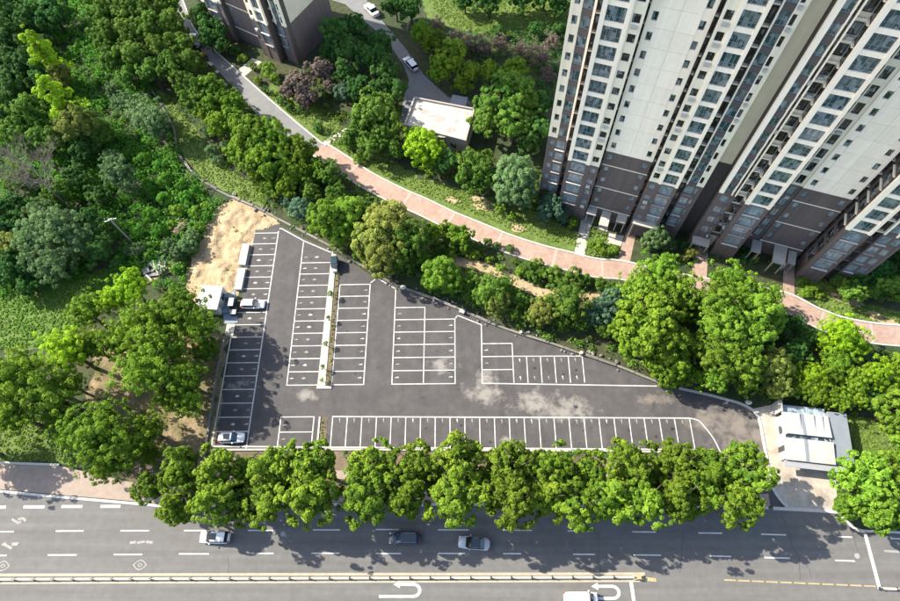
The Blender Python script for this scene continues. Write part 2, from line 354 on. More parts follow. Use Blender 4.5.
# stop lines, yellow centre dashes
pl(865, 534, 879.5, 589, 0.5, name='stop_line', parent=main_road)
pl(631, 582, 634.5, 606, 0.5, name='stop_line', parent=main_road)
for i in range(11):
    x = 724 + i * 14; y = 580 + (x - 724) * 0.042
    pl(x, y, x + 11.5, y + 0.48, 0.19, name='yellow_dash', m='paint_yellow', parent=main_road)
for y0, y1, nm in [(574.6, 573.2, 'dust_strip')]:
    pl(-60, y0 + 0.5, 645, y1 + 0.6, 0.38, name='dusty_line', m='dust', parent=main_road, z=0.038)
    pl(-60, 583.2, 640, 580.9, 0.30, name='dusty_line', m='dust', parent=main_road, z=0.038)
pl(640, 578.6, 656, 580, 0.5, name='yellow_dash', m='paint_yellow', parent=main_road)
# U-turn arrows
def uturn(px, py, s=1.0):
    cx, cy = G(px, py); mb = MB(); z = ZM
    mb.quad((cx - 3.3 * s, cy - 0.72, z), (cx + 1.9 * s, cy - 0.72, z), (cx + 1.9 * s, cy - 0.34, z), (cx - 3.3 * s, cy - 0.34, z))
    k = 12; ro, ri = 1.0, 0.60
    for i in range(k):
        a, b = -math.pi / 2 + math.pi * i / k, -math.pi / 2 + math.pi * (i + 1) / k
        q = lambda r, t: (cx + 1.9 * s + r * math.cos(t) * 1.15, cy + 0.28 + r * math.sin(t), z)
        mb.quad(q(ri, a), q(ro, a), q(ro, b), q(ri, b))
    mb.quad((cx - 0.2, cy + 0.90, z), (cx + 1.9 * s, cy + 0.88, z), (cx + 1.9 * s, cy + 1.28, z), (cx - 0.2, cy + 1.28, z))
    mb.quad((cx - 1.2, cy + 1.09, z), (cx - 0.2, cy + 0.58, z), (cx - 0.2, cy + 1.58, z))
    return mb.build('turn_arrow', 'paint_road', main_road)
uturn(401, 592.5); uturn(600, 594.5)
# worn diamonds and worn letter strokes
for px, py in [(3, 566), (140, 565)]:
    cx, cy = G(px, py); mb = MB(); z = ZM
    for (rx, ry, w) in [(1.15, 0.78, 0.24), (0.42, 0.30, 0.18)]:
        P4 = [(rx, 0), (rx * 0.45, ry * 0.75), (0, ry), (-rx * 0.45, ry * 0.75), (-rx, 0), (-rx * 0.45, -ry * 0.75), (0, -ry), (rx * 0.45, -ry * 0.75)]
        for i in range(8):
            a, b = P4[i], P4[(i + 1) % 8]; k = 1 - w / rx
            mb.quad((cx + a[0] * k, cy + a[1] * k, z), (cx + a[0], cy + a[1], z), (cx + b[0], cy + b[1], z), (cx + b[0] * k, cy + b[1] * k, z))
    mb.build('diamond_marking', 'paint_worn', main_road)
rnd = random.Random(5)
for strokes in [[(12, 519, 19, 523.5), (19, 523.5, 21, 521), (18, 519.5, 23, 518), (23, 518, 26, 521)], [(2, 545, 6, 543), (3.5, 544, 12, 548.5), (12, 543.5, 19, 543), (12, 545, 18, 544.6)], [(130, 543, 136, 542), (137, 543, 145, 541.5), (146, 542, 153, 542.5)], [(247, 553, 254, 553.3)], [(884, 551, 900, 552)]]:
    mb = MB()
    for a in strokes:
        p, q = Vector(G(a[0], a[1])), Vector(G(a[2], a[3])); d = (q - p).normalized(); n = Vector((-d.y, d.x)) * rnd.uniform(0.10, 0.2)
        mb.quad(*[(t.x, t.y, ZM) for t in (p - n, q - n, q + n, p + n)])
        ZM += 0.0015
    ZM = 0.045
    mb.build('worn_marking', 'paint_worn', main_road)
# tar-sealed cracks across the lanes
mat('tar', (0.085, 0.082, 0.08), 0.7, 0.2, 2)
for pts in [[(781, 515), (788, 530), (792, 545), (799, 560), (800, 580)], [(852, 530), (856, 545), (858, 552)], [(598, 532), (599, 560), (601, 574)], [(683, 530), (682, 548), (680, 572)], [(806, 563), (812, 578)], [(588, 560), (590, 574)], [(228, 556), (229, 575)]]:
    q = smooth(GP(pts), 4); q = [(x + random.Random(i).uniform(-.1, .1), y) for i, (x, y) in enumerate(q)]
    L, Rr = offset(q, 0.06), offset(q, -0.06); mb = MB()
    for i in range(len(q) - 1): mb.quad((*Rr[i], 0.036), (*Rr[i + 1], 0.036), (*L[i + 1], 0.036), (*L[i], 0.036))
    mb.build('crack_seal', 'tar', main_road)
for px, py in [(857, 556), (283, 534)]:
    cx, cy = G(px, py); MB().tube([(cx, cy, 0.0), (cx, cy, 0.042)], [0.38, 0.38], 16).build('manhole_cover', 'grey_metal', main_road)

# kerb of main road
structure(MB().sweep(kerb_top[:9], 0.42, 0.0, 0.17).build('road_kerb', 'kerb'))
structure(MB().sweep(GP([(773, 508.4), (800, 509.6), (837, 512)]), 0.5, 0.0, 0.07).build('dropped_kerb', 'kerb'))
structure(MB().sweep(smooth(GP([(838, 512), (846, 521), (858, 530), (885, 532), (930, 534)]), 4), 0.35, 0.0, 0.15).build('road_kerb', 'kerb'))
# sidewalk and planting strip between lot and road
sw = sheet('sidewalk', GP([(-60, 460), (0, 464), (60, 466), (130, 482), (175, 487), (330, 490), (560, 491), (768, 494), (770, 506.2), (640, 504.3), (490, 502.8), (330, 502.6), (161, 503.8), (139, 501.8), (54, 494.3), (0, 489.3), (-60, 486)]), 0.135, 'sidewalk')
structure(MB().sweep(GP([(-60, 459.5), (0, 463), (60, 465)]), 0.35, 0, 0.3).build('sidewalk_kerb', 'kerb'))
sheet('planting_soil', GP([(120, 470), (205, 452), (330, 451), (720, 454), (768, 458), (768, 494), (560, 491), (330, 490), (175, 487), (130, 482)]), 0.02, 'brown_soil')
sheet('paving', GP([(150, 473), (330, 470.5), (560, 470.5), (755, 473), (755, 481), (560, 479.5), (330, 479), (150, 482)]), 0.06, 'sidewalk')
sheet('dry_soil', ragged(GP([(100, 345), (150, 330), (228, 336), (216, 440), (200, 470), (150, 480), (100, 455), (85, 400)]), 0.6, 3), 0.008, 'dry_soil')
sheet('dry_soil', ragged(GP([(0, 420), (60, 415), (75, 462), (0, 461)]), 0.6, 4), 0.006, 'lit_grass')

# parking lot
lot_poly = GP([(278, 224), (300, 236), (331, 250), (373, 276.5), (397, 287), (435, 301), (460, 311), (491, 325.5), (527, 338), (550, 345), (579, 355), (617, 368), (658, 384.5), (680, 389), (722.5, 399.5), (749, 408), (760, 422), (765, 453), (772, 487), (786, 506), (770, 507.5), (738, 507), (730, 460), (720, 452), (600, 450.5), (330, 449), (214, 449), (222, 405), (232, 345), (238, 316), (247, 270), (256, 230)])
lot = sheet('parking_lot', lot_poly, 0.03, 'lot_asphalt')
def GS(x, y, rx, ry): c = G(x, y); return (c[0], c[1], rx, ry)
add_stains(MAT['lot_asphalt'], [GS(485, 394, 3.5, 2.0), (*G(535, 404), 4, 2.5), (*G(573, 405), 3, 1.8), (*G(305, 395), 2, 1.3), (*G(565, 412), 5, 1.6), (*G(486, 378), 2, 1.6), (*G(240, 385), 2, 1), (*G(440, 365), 2.5, 1.5), (*G(505, 440), 1.2, 1.0)], (0.24, 0.22, 0.195), 0.62)
add_stains(MAT['lot_asphalt'], [(*G(705, 420), 3.5, 2.5), (*G(735, 427), 5, 4), (*G(755, 440), 3, 3), (*G(652, 400), 3, 1.2)], (0.185, 0.158, 0.13), 0.6)
ZL = 0.045
LW = 0.16
def bl(x0, y0, x1, y1, w=LW, z=ZL): return rline((x0, y0), (x1, y1), w, 'bay_line', 'paint', lot, z)
def bay_mark(x, y, ang, big=True):
    mb = MB(); c, s = math.cos(ang), math.sin(ang); r = random.Random(int(x * 31 + y * 17))
    T = lambda u, v: (x + u * c - v * s, y + u * s + v * c, ZL + 0.002)
    if big:
        mb.quad(T(-.36, -.10), T(.36, -.08), T(.38, .10), T(-.30, .11)); mb.quad(T(-.12, .11), T(.17, .10), T(.11, .25), T(-.05, .24)); mb.quad(T(-.06, -.10), T(.14, -.09), T(.08, -.2), T(-.02, -.2))
    else:
        k = r.uniform(.7, 1.0)
        mb.quad(T(-.36 * k, -.06), T(.36, -.06), T(.36, .05), T(-.36 * k, .05)); mb.quad(T(0, .05), T(.34, .05), T(.26, .13 + .08 * r.random()), T(.08, .13))
    mb.build('bay_mark', 'paint_worn' if r.random() < 0.75 else 'paint', lot)
BW = 2.463
# column A (left): aisle line x=-37.3, 17 bays going down from y=63.3
xA = -37.3; yA = 63.3
rline((xA + .05, yA + .4), (xA - .1, yA - 17 * BW - .4), .2, 'bay_line', 'paint', lot, ZL + .004)
for i in range(18):
    y = yA - i * BW
    xl = -42.2 if i == 0 else -43.1
    bl(xl, y, xA, y)
    if i < 17:
        if i != 6: bay_mark((xl + xA) / 2 - .1, y - BW / 2, 0.0); bay_mark(xA - .75, y - BW / 2, 0.0, False)
bl(-43.15, yA - 8 * BW, -43.35, yA - 17 * BW - .1, .22, ZL + .004)
# column B: x -32 .. -26.2
ax, bx_ = -31.95, -26.35
by0 = 31.95
rline((-32.0, 61.1), (ax + .1, by0 - .08), .18, 'bay_line', 'paint', lot, ZL + .004)
rline((-26.1, 58.8), (bx_ + .1, by0 - .08), .18, 'bay_line', 'paint', lot, ZL + .004)
pts = GP([(279.5, 229), (281.5, 228.6), (303.6, 240.8), (331, 252.5)])
for a, b in zip(pts[:-1], pts[1:]): bl(*a, *b, .2, ZL + .006)
for i in range(11):
    y = by0 + i * 2.445
    bl(ax, y, bx_, y)
    bay_mark((ax + bx_) / 2 + .1, y + 1.22, 0.0); bay_mark(ax + .75, y + 1.22, 0.0, False)
# column C: x -24 .. -18.3
cx0, cx1 = -24.0, -18.35
for i in range(9):
    y = by0 + i * 2.45
    bl(cx0, y, cx1, y)
    if i < 8: bay_mark(cx1 - .8, y + 1.22, 0.0, False)
bl(cx0, by0 - .08, cx0 - .05, by0 + 8 * 2.45, .18, ZL + .004); bl(cx1, by0 - .08, cx1 + .02, by0 + 8 * 2.45, .18, ZL + .004)
p = GP([(370.6, 283), (377, 278), (396, 289.2)]); bl(*p[0], *p[1], .18, ZL + .006); bl(*p[1], *p[2], .18, ZL + .006)
# block D
dx0, dx1, dx2 = -13.42, -7.93, -2.42
rline((dx0, by0 - .08), G(395.8, 288.9), .18, 'bay_line', 'paint', lot, ZL + .004)
bl(dx1, by0 - .08, dx1, by0 + 6 * 2.445, .16, ZL + .004); bl(dx2, by0 - .08, dx2, by0 + 5 * 2.445, .18, ZL + .004)
for i in range(7):
    y = by0 + i * 2.445
    bl(dx0, y, dx1 if i == 6 else dx2, y)
    if i < 6: bay_mark(dx0 + .8, y + 1.2, 0, False)
    if i < 5: bay_mark(dx2 - .8, y + 1.2, 0, False)
p = GP([(455.2, 318.5), (457.6, 315.5), (481.3, 324.8)]); bl(*p[0], *p[1], .18, ZL + .006); bl(*p[1], *p[2], .18, ZL + .006)
# block E
ex0, ex1 = 2.28, 7.75
rline((ex0, by0 - .1), G(481.3, 324.4), .2, 'bay_line', 'paint', lot, ZL + .004)
bl(ex1, by0, ex1, by0 + 3 * 2.445, .16, ZL + .004)
for i in range(1, 4):
    bl(ex0, by0 + i * 2.445, ex1, by0 + i * 2.445)
for i in range(3): bay_mark(ex0 + .8, by0 + i * 2.445 + 1.2, 0, False)
rline((ex0, by0), G(657, 386.2), .18, 'bay_line', 'paint', lot, ZL + .006)
etop = by0 + 2 * 2.445
xs = [ex1 + 2.43 * i for i in range(6)]
bl(ex1, etop, xs[-1] + .1, etop - .1)
for i, x in enumerate(xs[1:]):
    bl(x, by0 - .05, x, etop - .05)
for x in xs[:-1]: bay_mark(x + 1.2, by0 + .85, math.pi / 2, False); bay_mark(x + 1.2, etop - .8, math.pi / 2, False)
# row F
fx0 = G(332.8, 416.7)[0]; fx1 = G(689.3, 418.2)[0]; fy1 = G(332.8, 416.7)[1]; fy0 = G(330, 447.3)[1]
n = 24; slope = (G(689.3, 418.2)[1] - fy1) / (fx1 - fx0)
for i in range(n + 1):
    x = fx0 + (fx1 - fx0) * i / n; y = fy1 + slope * (x - fx0)
    bl(x, y, x + .02, y - (fy1 - fy0))
    if i < n: bay_mark(x + 1.24, y - .65, math.pi / 2, False)
bl(fx0 - .08, fy1, fx1, fy1 + slope * (fx1 - fx0), .2, ZL + .004)
q = smooth([(fx1, fy1 + slope * (fx1 - fx0))] + GP([(698, 420.5), (704.5, 427), (713, 438), (720, 451.5)]), 4)
for a, b in zip(q[:-1], q[1:]): bl(*a, *b, .2, ZL + .006)
bl(fx0 - .08, fy0, *G(716, 449.8), .2, ZL + .004)
bl(-43.4, yA - 17 * BW, fx0, fy0, .2, ZL + .007)
# block G
gx0, gx1 = G(281.1, 416.7)[0], G(314.2, 416.7)[0]; gm = (fy1 + fy0) / 2
bl(gx0, fy1 + .08, gx0, fy0, .18, ZL + .004); bl(gx1, fy1 + .08, gx1, fy0, .18, ZL + .004); bl(gx0, fy1, gx1, fy1); bl(gx0, gm, gx1, gm)
bay_mark(gx0 + .8, gm + 1.2, 0, False); bay_mark(gx0 + .8, gm - 1.2, 0, False)

mat('oil', (0.030, 0.029, 0.029), 0.45, 0.2, 3); mat('patch', (0.05, 0.048, 0.048), 0.85, 0.15, 1)
orr = random.Random(31)
for (x0, x1, y0, y1) in [(-42.5, -38, 22, 62), (-31, -27, 33, 58), (-23, -19, 33, 51), (-13, -3, 33, 44), (3, 7, 33, 38), (8, 19, 32.5, 36), (-24, 34, 21.5, 25)]:
    for k in range(int((x1 - x0) * (y1 - y0) / 9)):
        x, y = orr.uniform(x0, x1), orr.uniform(y0, y1); q = orr.uniform(.08, .30)
        MB().sheet(blob(x, y, q * orr.uniform(.8, 1.6), q, orr.randrange(9999), 9), 0.034).build('oil_spot', 'oil' if orr.random() < .5 else 'patch', lot)
for (x, y) in [(-34.6, 30.0), (-8, 29.5), (18, 27.6), (-16, 35)]:
    MB().box(x - .35, x + .35, y - .22, y + .22, 0, .037).build('drain_grate', 'dark_metal', lot)
# lot edging: low concrete kerb along the road side, white kerb round the exit
structure(MB().sweep(GP([(213, 450), (330, 449.6), (600, 451), (722, 453)]), 0.3, 0.0, 0.2).build('lot_kerb', 'concrete'))
exit_kerb = smooth(GP([(679, 388.5), (702, 393.5), (722.5, 398.7), (738, 403), (749, 408), (756, 414), (760, 424), (763, 440), (766, 456), (769, 473), (773, 488), (779, 498), (787, 507)]), 4)
structure(MB().sweep(exit_kerb, 0.42, 0.0, 0.16).build('exit_kerb', 'kerb'))
# apron and yard of the gatehouse
sheet('apron', GP([(752, 409), (775, 404), (795, 414), (790, 452), (835, 470), (838, 511.5), (788, 508), (773, 488), (766, 456), (760, 424)]), 0.034, 'apron')
add_stains(MAT['apron'], [(*G(778, 450), 3, 1.2), (*G(795, 480), 4, 2), (*G(820, 500), 3, 2)], (0.15, 0.125, 0.10), 0.6)
# divider beside row F and small planted gap
structure(MB().sweep(GP([(320, 417), (317.2, 447.5)]), 0.28, 0.0, 0.18).build('divider_kerb', 'kerb'))
sheet('divider_soil', GP([(321.5, 417), (328, 417), (325.5, 447.5), (318.7, 447.5)]), 0.05, 'brown_soil')
# island between B and C
isl = GP([(331.8, 253.5), (336.5, 255), (325.5, 386), (317.4, 386)])
structure(MB().prism(isl, 0.0, 0.17).build('island_paving', 'concrete'))
structure(MB().prism(GP([(336.8, 262), (340.2, 262), (331.2, 385), (326.0, 385)]), 0.0, 0.12).build('island_soil', 'brown_soil'))
structure(MB().prism(GP([(316.9, 386.3), (331.8, 386.3), (331.5, 389), (316.7, 389)]), 0.0, 0.2).build('island_nose', 'concrete'))

# bare earth mound at the corner of the lot
def relief(name, poly, res, amp, m, seed, z0=0.02):
    from mathutils import noise as mn
    xs = [p[0] for p in poly]; ys = [p[1] for p in poly]
    def inside(x, y):
        c = False; n = len(poly)
        for i in range(n):
            x1, y1 = poly[i]; x2, y2 = poly[(i + 1) % n]
            if (y1 > y) != (y2 > y) and x < (x2 - x1) * (y - y1) / (y2 - y1) + x1: c = not c
        return c
    def edge(x, y):
        d = 9e9
        for i in range(len(poly)):
            a = Vector(poly[i]); b = Vector(poly[(i + 1) % len(poly)]); p_ = Vector((x, y)); t = max(0, min(1, (p_ - a).dot(b - a) / max(1e-6, (b - a).length_squared)))
            d = min(d, (p_ - a.lerp(b, t)).length)
        return d
    nx = int((max(xs) - min(xs)) / res) + 2; ny = int((max(ys) - min(ys)) / res) + 2; idx = {}; mb = MB()
    for i in range(nx):
        for j in range(ny):
            x = min(xs) + i * res; y = min(ys) + j * res
            if inside(x, y):
                e = min(1, edge(x, y) / 1.6)
                h = (0.5 + mn.fractal(Vector((x * .35 + seed, y * .35, 0)), 1.0, 2.0, 5)) * amp * e + (mn.noise(Vector((x * 1.9, y * 1.9, seed))) * 0.13 + mn.noise(Vector((x * .9, y * .9, seed + 4))) * .12) * e
                idx[i, j] = len(mb.v); mb.v.append((x, y, z0 + max(h, 0.0)))
    for (i, j) in list(idx):
        if all(k in idx for k in ((i + 1, j), (i, j + 1), (i + 1, j + 1))): mb.f.append((idx[i, j], idx[i + 1, j], idx[i + 1, j + 1], idx[i, j + 1]))
    o = mb.build(name, m); 
    for f in o.data.polygons: f.use_smooth = True
    return structure(o)
sand_poly = GP([(220, 211), (232, 202.5), (246, 204), (262, 214), (274, 223), (270, 229), (257, 231), (250, 246), (243, 268), (237, 290), (230, 300), (214, 305), (196, 297), (187, 286), (189, 275), (198, 258), (205, 240), (208, 228)])
relief('soil_mound', ragged(sand_poly, 0.25, 8), 0.33, 0.55, 'sand', 3)
sheet('sand', ragged(GP([(214, 208), (234, 198), (262, 210), (279, 223), (272, 231), (259, 233), (247, 274), (239, 296), (228, 306), (200, 312), (184, 290), (186, 272), (202, 238)]), 0.5, 9), 0.012, 'sand')

# upper asphalt lane and the brick path
laneL = GP([(150, -14), (168, 4), (181, 23), (200, 49), (239, 95), (275, 134), (300, 154), (322, 158)])
laneR = GP([(178, -14), (186, 8), (198, 34), (239, 72), (283, 111), (319, 141), (324, 144), (326, 146)])
lane = sheet('lane', laneL + laneR[::-1], 0.02, 'lane_asphalt')
structure(MB().sweep(smooth(laneR, 3), 0.3, 0, 0.14).build('lane_kerb', 'kerb'))
for x, y in [(206, 42), (210, 63.5), (216, 71), (224, 84)]:
    pl(x - 2, y - 1.6, x + 2.4, y + 1.6, 0.75, name='lane_marking', m='paint', parent=lane, z=0.03)
pc = [(318, 148.5), (340, 162), (365, 179), (400, 197), (421, 206), (450, 220), (477, 231), (506, 243), (540, 254), (568, 261), (596, 268), (621, 270), (660, 279), (700, 287), (740, 293), (770, 299), (790, 304), (815, 317), (842, 327), (872, 333), (905, 336), (960, 340)]
pth = smooth(GP(pc), 4); PW = 3.6
bp = MB(); Lp, Rp = offset(pth, PW / 2), offset(pth, -PW / 2)
for i in range(len(pth) - 1): bp.quad((*Rp[i], .025), (*Rp[i + 1], .025), (*Lp[i + 1], .025), (*Lp[i], .025))
path = structure(bp.build('brick_path', 'brick_path'))
structure(MB().sweep(offset(pth, PW / 2 + .2), 0.32, 0, 0.13).build('path_kerb', 'kerb'))
structure(MB().sweep(offset(pth, -PW / 2 - .2), 0.26, 0, 0.12).build('path_kerb', 'kerb'))
for i in range(6, len(pth) - 3, 7):
    a, b = Lp[i], Rp[i]; bl_ = rline(a, b, 0.45, 'paver_band', 'path_band', path, 0.031)
def spur(name, quad, m, z=0.028):
    return sheet(name, GP(quad), z, m)
spur('entrance_path', [(583, 211), (594, 213), (584, 257), (574, 254)], 'concrete')
spur('entrance_path', [(628, 226), (637, 229), (629, 266), (616, 264)], 'brick_path')
spur('entrance_path', [(697, 233), (709, 234), (706, 290), (690, 286)], 'brick_path')
spur('entrance_path', [(784, 262), (794.5, 262), (794.5, 303), (782, 301)], 'brick_path')
spur('entrance_path', [(604, 212), (612, 214), (607, 232), (599, 229)], 'concrete')
spur('entrance_path', [(609, 233), (624, 236), (621, 246), (607, 243)], 'concrete')
spur('entrance_path', [(346, 128), (350, 131), (327, 145), (323, 142)], 'concrete', 0.03)
spur('entrance_path', [(252, 58), (262, 62), (245, 76), (237, 71)], 'concrete', 0.03)
# trodden earth path through the shrubs
dp = smooth(GP([(448, 259), (466, 263), (482, 266.5), (498, 272), (511, 279), (528, 287), (543, 293), (570, 297), (600, 299)]), 4)
mb = MB(); A_, B_ = offset(dp, 1.0), offset(dp, -1.0)
for i in range(len(dp) - 1): mb.quad((*B_[i], .016), (*B_[i + 1], .016), (*A_[i + 1], .016), (*A_[i], .016))
structure(mb.build('earth_path', 'sand'))
for i, (x, y, rx, ry) in enumerate([(482, 203, 2.6, 1.7), (452, 200, 1.9, .8), (518, 228, 1.7, 1.0), (494, 210, 1.0, .6), (270, 218, 2, 1), (846, 300, 3.2, .8), (880, 318, 3, 1)]):
    c = G(x, y); sheet('bare_earth', blob(c[0], c[1], rx, ry, i, ang=-0.4), 0.014, 'sand')
# lawns
sheet('lawn', ragged(GP([(146, 80), (158, 88), (200, 135), (225, 165), (262, 190), (268, 207), (240, 198), (205, 180), (180, 150), (165, 115)]), .5, 2), 0.01, 'lit_grass')
sheet('lawn', ragged(GP([(258, 96), (314, 141), (345, 166), (420, 205), (520, 240), (578, 258), (583, 236), (540, 212), (480, 195), (420, 178), (350, 130), (300, 95), (275, 82)]), .5, 5), 0.009, 'lit_grass')
sheet('lawn', ragged(GP([(797, 268), (820, 275), (850, 300), (900, 312), (900, 325), (872, 322), (842, 316), (797, 296)]), .5, 6), 0.009, 'lit_grass')
sheet('lawn', ragged(GP([(586, 226), (606, 232), (612, 246), (622, 262), (585, 254)]), .3, 7), 0.009, 'lit_grass')
sheet('meadow', ragged(GP([(-60, 290), (40, 285), (110, 268), (140, 275), (110, 300), (60, 345), (0, 350), (-60, 360)]), .8, 8), 0.01, 'meadow')
sheet('meadow', ragged(GP([(415, -12), (580, -16), (575, 22), (520, 36), (455, 30), (425, 14)]), .8, 9), 0.01, 'lit_grass')
sheet('lawn', ragged(GP([(846, 415), (905, 425), (905, 465), (846, 455)]), .6, 10), 0.01, 'lit_grass')
# top road to the flat-roofed house
trL = GP([(318, -4), (345, 4), (360, 17), (386, 39), (404, 66), (409, 80), (404, 97), (400, 122)])
trR = GP([(330, -20), (362, -6), (379, 17), (406, 49), (424, 75), (448, 97), (470, 101), (476, 112)])
sheet('service_road', trL + trR[::-1], 0.02, 'lane_asphalt')

# ------------------------------------------------------------------ walls along the lot
wall_pts = GP([(148, 84), (163, 108), (175, 130), (178, 153), (191, 171), (206, 184), (230, 197), (254, 207), (279, 220), (306, 234), (333, 248), (356, 262), (378, 276), (397, 286), (435, 299.5), (460, 310), (491, 324), (527, 336.5), (550, 343.5), (579, 353.5), (617, 366.5), (658, 383)])
bw = empty('boundary_wall'); tag(bw, 'low weathered grey wall running between the parking lot and the wooded bank', 'wall')
MB().sweep(smooth(wall_pts, 2), 0.36, 0.0, 0.42).build('wall_body', 'old_wall', bw)
cr = random.Random(2)
for i in range(len(wall_pts) - 1):
    a, b = Vector(wall_pts[i]), Vector(wall_pts[i + 1]); d = (b - a).normalized(); k = max(1, int((b - a).length / 2.6))
    for j in range(k):
        p = a.lerp(b, (j + .5) / k); n_ = Vector((-d.y, d.x)); hw = (b - a).length / k / 2 - .03
        if cr.random() < .72: MB().obox((p.x + cr.uniform(-.06, .06), p.y + cr.uniform(-.06, .06)), d, n_, hw * cr.uniform(.7, 1), cr.uniform(.17, .25), .422, cr.uniform(.46, .60)).build('coping_stone', 'stone', bw)
lw = empty('retaining_edge'); tag(lw, 'dark low retaining edge beside the lot bays under the big trees', 'wall')
MB().sweep(GP([(225, 338), (218, 370), (211, 415), (204, 462)]), 0.35, 0.0, 0.35).build('edge_body', 'old_wall', lw)

# ------------------------------------------------------------------ towers
FH = 3.1; Z0 = 4.0
A0 = Vector((23.449, 65.952)); U0 = Vector((0.9418, -0.3362)); N0 = Vector((-0.3362, -0.9418))
WINMESH = {}
def win_mesh(w, h, kind):
    key = (round(w, 2), round(h, 2), kind)
    if key not in WINMESH:
        pane = MB().box(-w / 2, w / 2, -0.03, 0.03, 0, h).mesh('window')
        fr = MB(); t = 0.07 if w > 1.2 else 0.06
        fr.box(-w / 2, w / 2, -.10, -.031, 0, t).box(-w / 2, w / 2, -.10, -.031, h - t, h)
        fr.box(-w / 2, -w / 2 + t, -.10, -.031, t, h - t).box(w / 2 - t, w / 2, -.10, -.031, t, h - t)
        if w > 1.8:
            for k in (1, 2, 3): x = -w / 2 + w * k / 4; fr.box(x - .03, x + .03, -.095, -.031, t, h - t)
            fr.box(-w / 2 + t, w / 2 - t, -.092, -.031, h * .30, h * .30 + .05)
        elif w > .85: fr.box(-.03, .03, -.095, -.031, t, h - t)
        WINMESH[key] = (pane, fr.mesh('frame'))
    return WINMESH[key]
class Tower:
    """local axes: x along the facade, -y outward to the viewer, z up"""
    def __init__(s, origin, ang, label, floors, wfl):
        s.root = empty('apartment_tower', (origin[0], origin[1], 0), ang); s.fl = floors; s.wf = wfl; s.top = Z0 + FH * floors
        tag(s.root, label, 'building', 'apartment towers'); s.m = {}; s.rnd = random.Random(int(abs(origin[0]) * 10))
        s.far = MB(); s.up = {}
    def mb(s, name, m):
        return s.m.setdefault((name, m), MB())
    def window(s, x, y, z, w, h, glassm, framem='frame_white', rz=0.0, fl=0):
        if fl >= s.wf:
            if rz == 0: s.far.box(x - w / 2, x + w / 2, y - .03, y + .03, z, z + h)
            return
        pane, fr = win_mesh(w, h, glassm + framem)
        if not pane.materials: pane.materials.append(MAT[glassm]); fr.materials.append(MAT[framem])
        o = link('window', pane, None, s.root); o.location = (x, y, z); o.rotation_euler.z = rz
        f = link('frame', fr, None, o)
    def section(s, x0, x1, v, zt, cols, upper='tower_white', lower='tower_brown', back=1.6, base=0.0):
        """cols: (width, kind, ...) kinds: s solid, p pilaster, c cream solid, w window(sill, head, glass), P panel"""
        y = -v
        tot = sum(c[0] for c in cols); k = (x1 - x0) / tot; x = x0
        # recessed core of the section
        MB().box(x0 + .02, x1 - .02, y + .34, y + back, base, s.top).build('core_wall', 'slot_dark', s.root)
        for c in cols:
            w = c[0] * k; xa, xb = x, x + w; x += w; kind = c[1]
            if kind in 'spc':
                um = {'s': upper, 'p': 'tower_white', 'c': 'tower_cream'}[kind]; pr = .16 if kind == 'p' else 0.0
                MB().box(xa, xb, y - pr, y + .34, zt + .005, s.top).build('pilaster' if kind == 'p' else 'pier', um, s.root)
                MB().box(xa, xb, y - pr * .4, y + .34, base, zt).build('base_pier', lower, s.root)
            elif kind == 'P':
                nP = 2; pw = w / nP
                for f in range(s.fl):
                    z = Z0 + f * FH
                    if z >= zt - .2:
                        for q in range(nP):
                            pm = s.panel(pw, FH); o = link('wall_panel', pm, None, s.root); o.location = (xa + pw * q, y, z)
                MB().box(xa, xb, y, y + .34, base, zt).build('base_wall', lower, s.root)
                for f in range(int((zt - Z0) / FH) + 1):
                    if f % 2 == 0 and Z0 + f * FH < zt - 1: s.piece('ledge', x0, x1, y - .07, y - .002, Z0 + f * FH - .35, Z0 + f * FH - .18, 'tower_cream', 0)
                MB().box(xa, xb, y + .10, y + .34, zt + .005, s.top).build('panel_backing', upper, s.root)
            elif kind == 'w':
                sill, head, gl = c[2], c[3], c[4]; um = c[5] if len(c) > 5 else upper; fm = c[6] if len(c) > 6 else 'frame_white'
                prev = base
                for f in range(s.fl):
                    z = Z0 + f * FH; a, b = z + sill, z + head
                    if prev < zt - .2 < a and z >= zt - .2 and prev > 0:
                        s.piece('spandrel', xa, xb, y + .03, y + .34, prev, zt - .001, lower, f); s.piece('spandrel', xa, xb, y + .03, y + .34, zt + .004, a, um, f)
                    else: s.piece('spandrel', xa, xb, y + .03, y + .34, prev, a, um if z >= zt - .2 else lower, f)
                    prev = b
                    if gl == 'glass_room' and f < s.wf and s.rnd.random() < .35: MB().box(xa + .1, min(xb, xa + .85), y - .32, y + .02, a - .72, a - .22).build('air_conditioner', 'ac_white', s.root)
                    g = gl if z >= zt - .2 else 'glass_light'
                    s.window((xa + xb) / 2, y + .26, a + .01, w - .02, b - a - .02, g, fm if z >= zt - .2 else 'frame_white', 0, f)
                    if z < zt - .2 and w > 1.3: s.piece('balcony_slab', xa - .08, xb + .08, y - .28, y + .02, a - .20, a - .08, 'ac_white' if (f + int(x0)) % 3 == 0 else 'parapet', f)
                s.piece('spandrel', xa, xb, y + .03, y + .34, prev, s.top, um, s.fl)
        return s
    def piece(s, name, x0, x1, y0, y1, z0, z1, m, f):
        """one small block of the facade, mesh shared between alike blocks"""
        if f >= s.wf:
            s.up.setdefault(m, MB()).box(x0, x1, y0, y1, z0, z1); return
        key = (name, round(x1 - x0, 3), round(y1 - y0, 3), round(z1 - z0, 3), m)
        if key not in WINMESH:
            me = MB().box(0, x1 - x0, 0, y1 - y0, 0, z1 - z0).mesh(name); me.materials.append(MAT[m]); WINMESH[key] = me
        o = link(name, WINMESH[key], None, s.root); o.location = (x0, y0, z0)
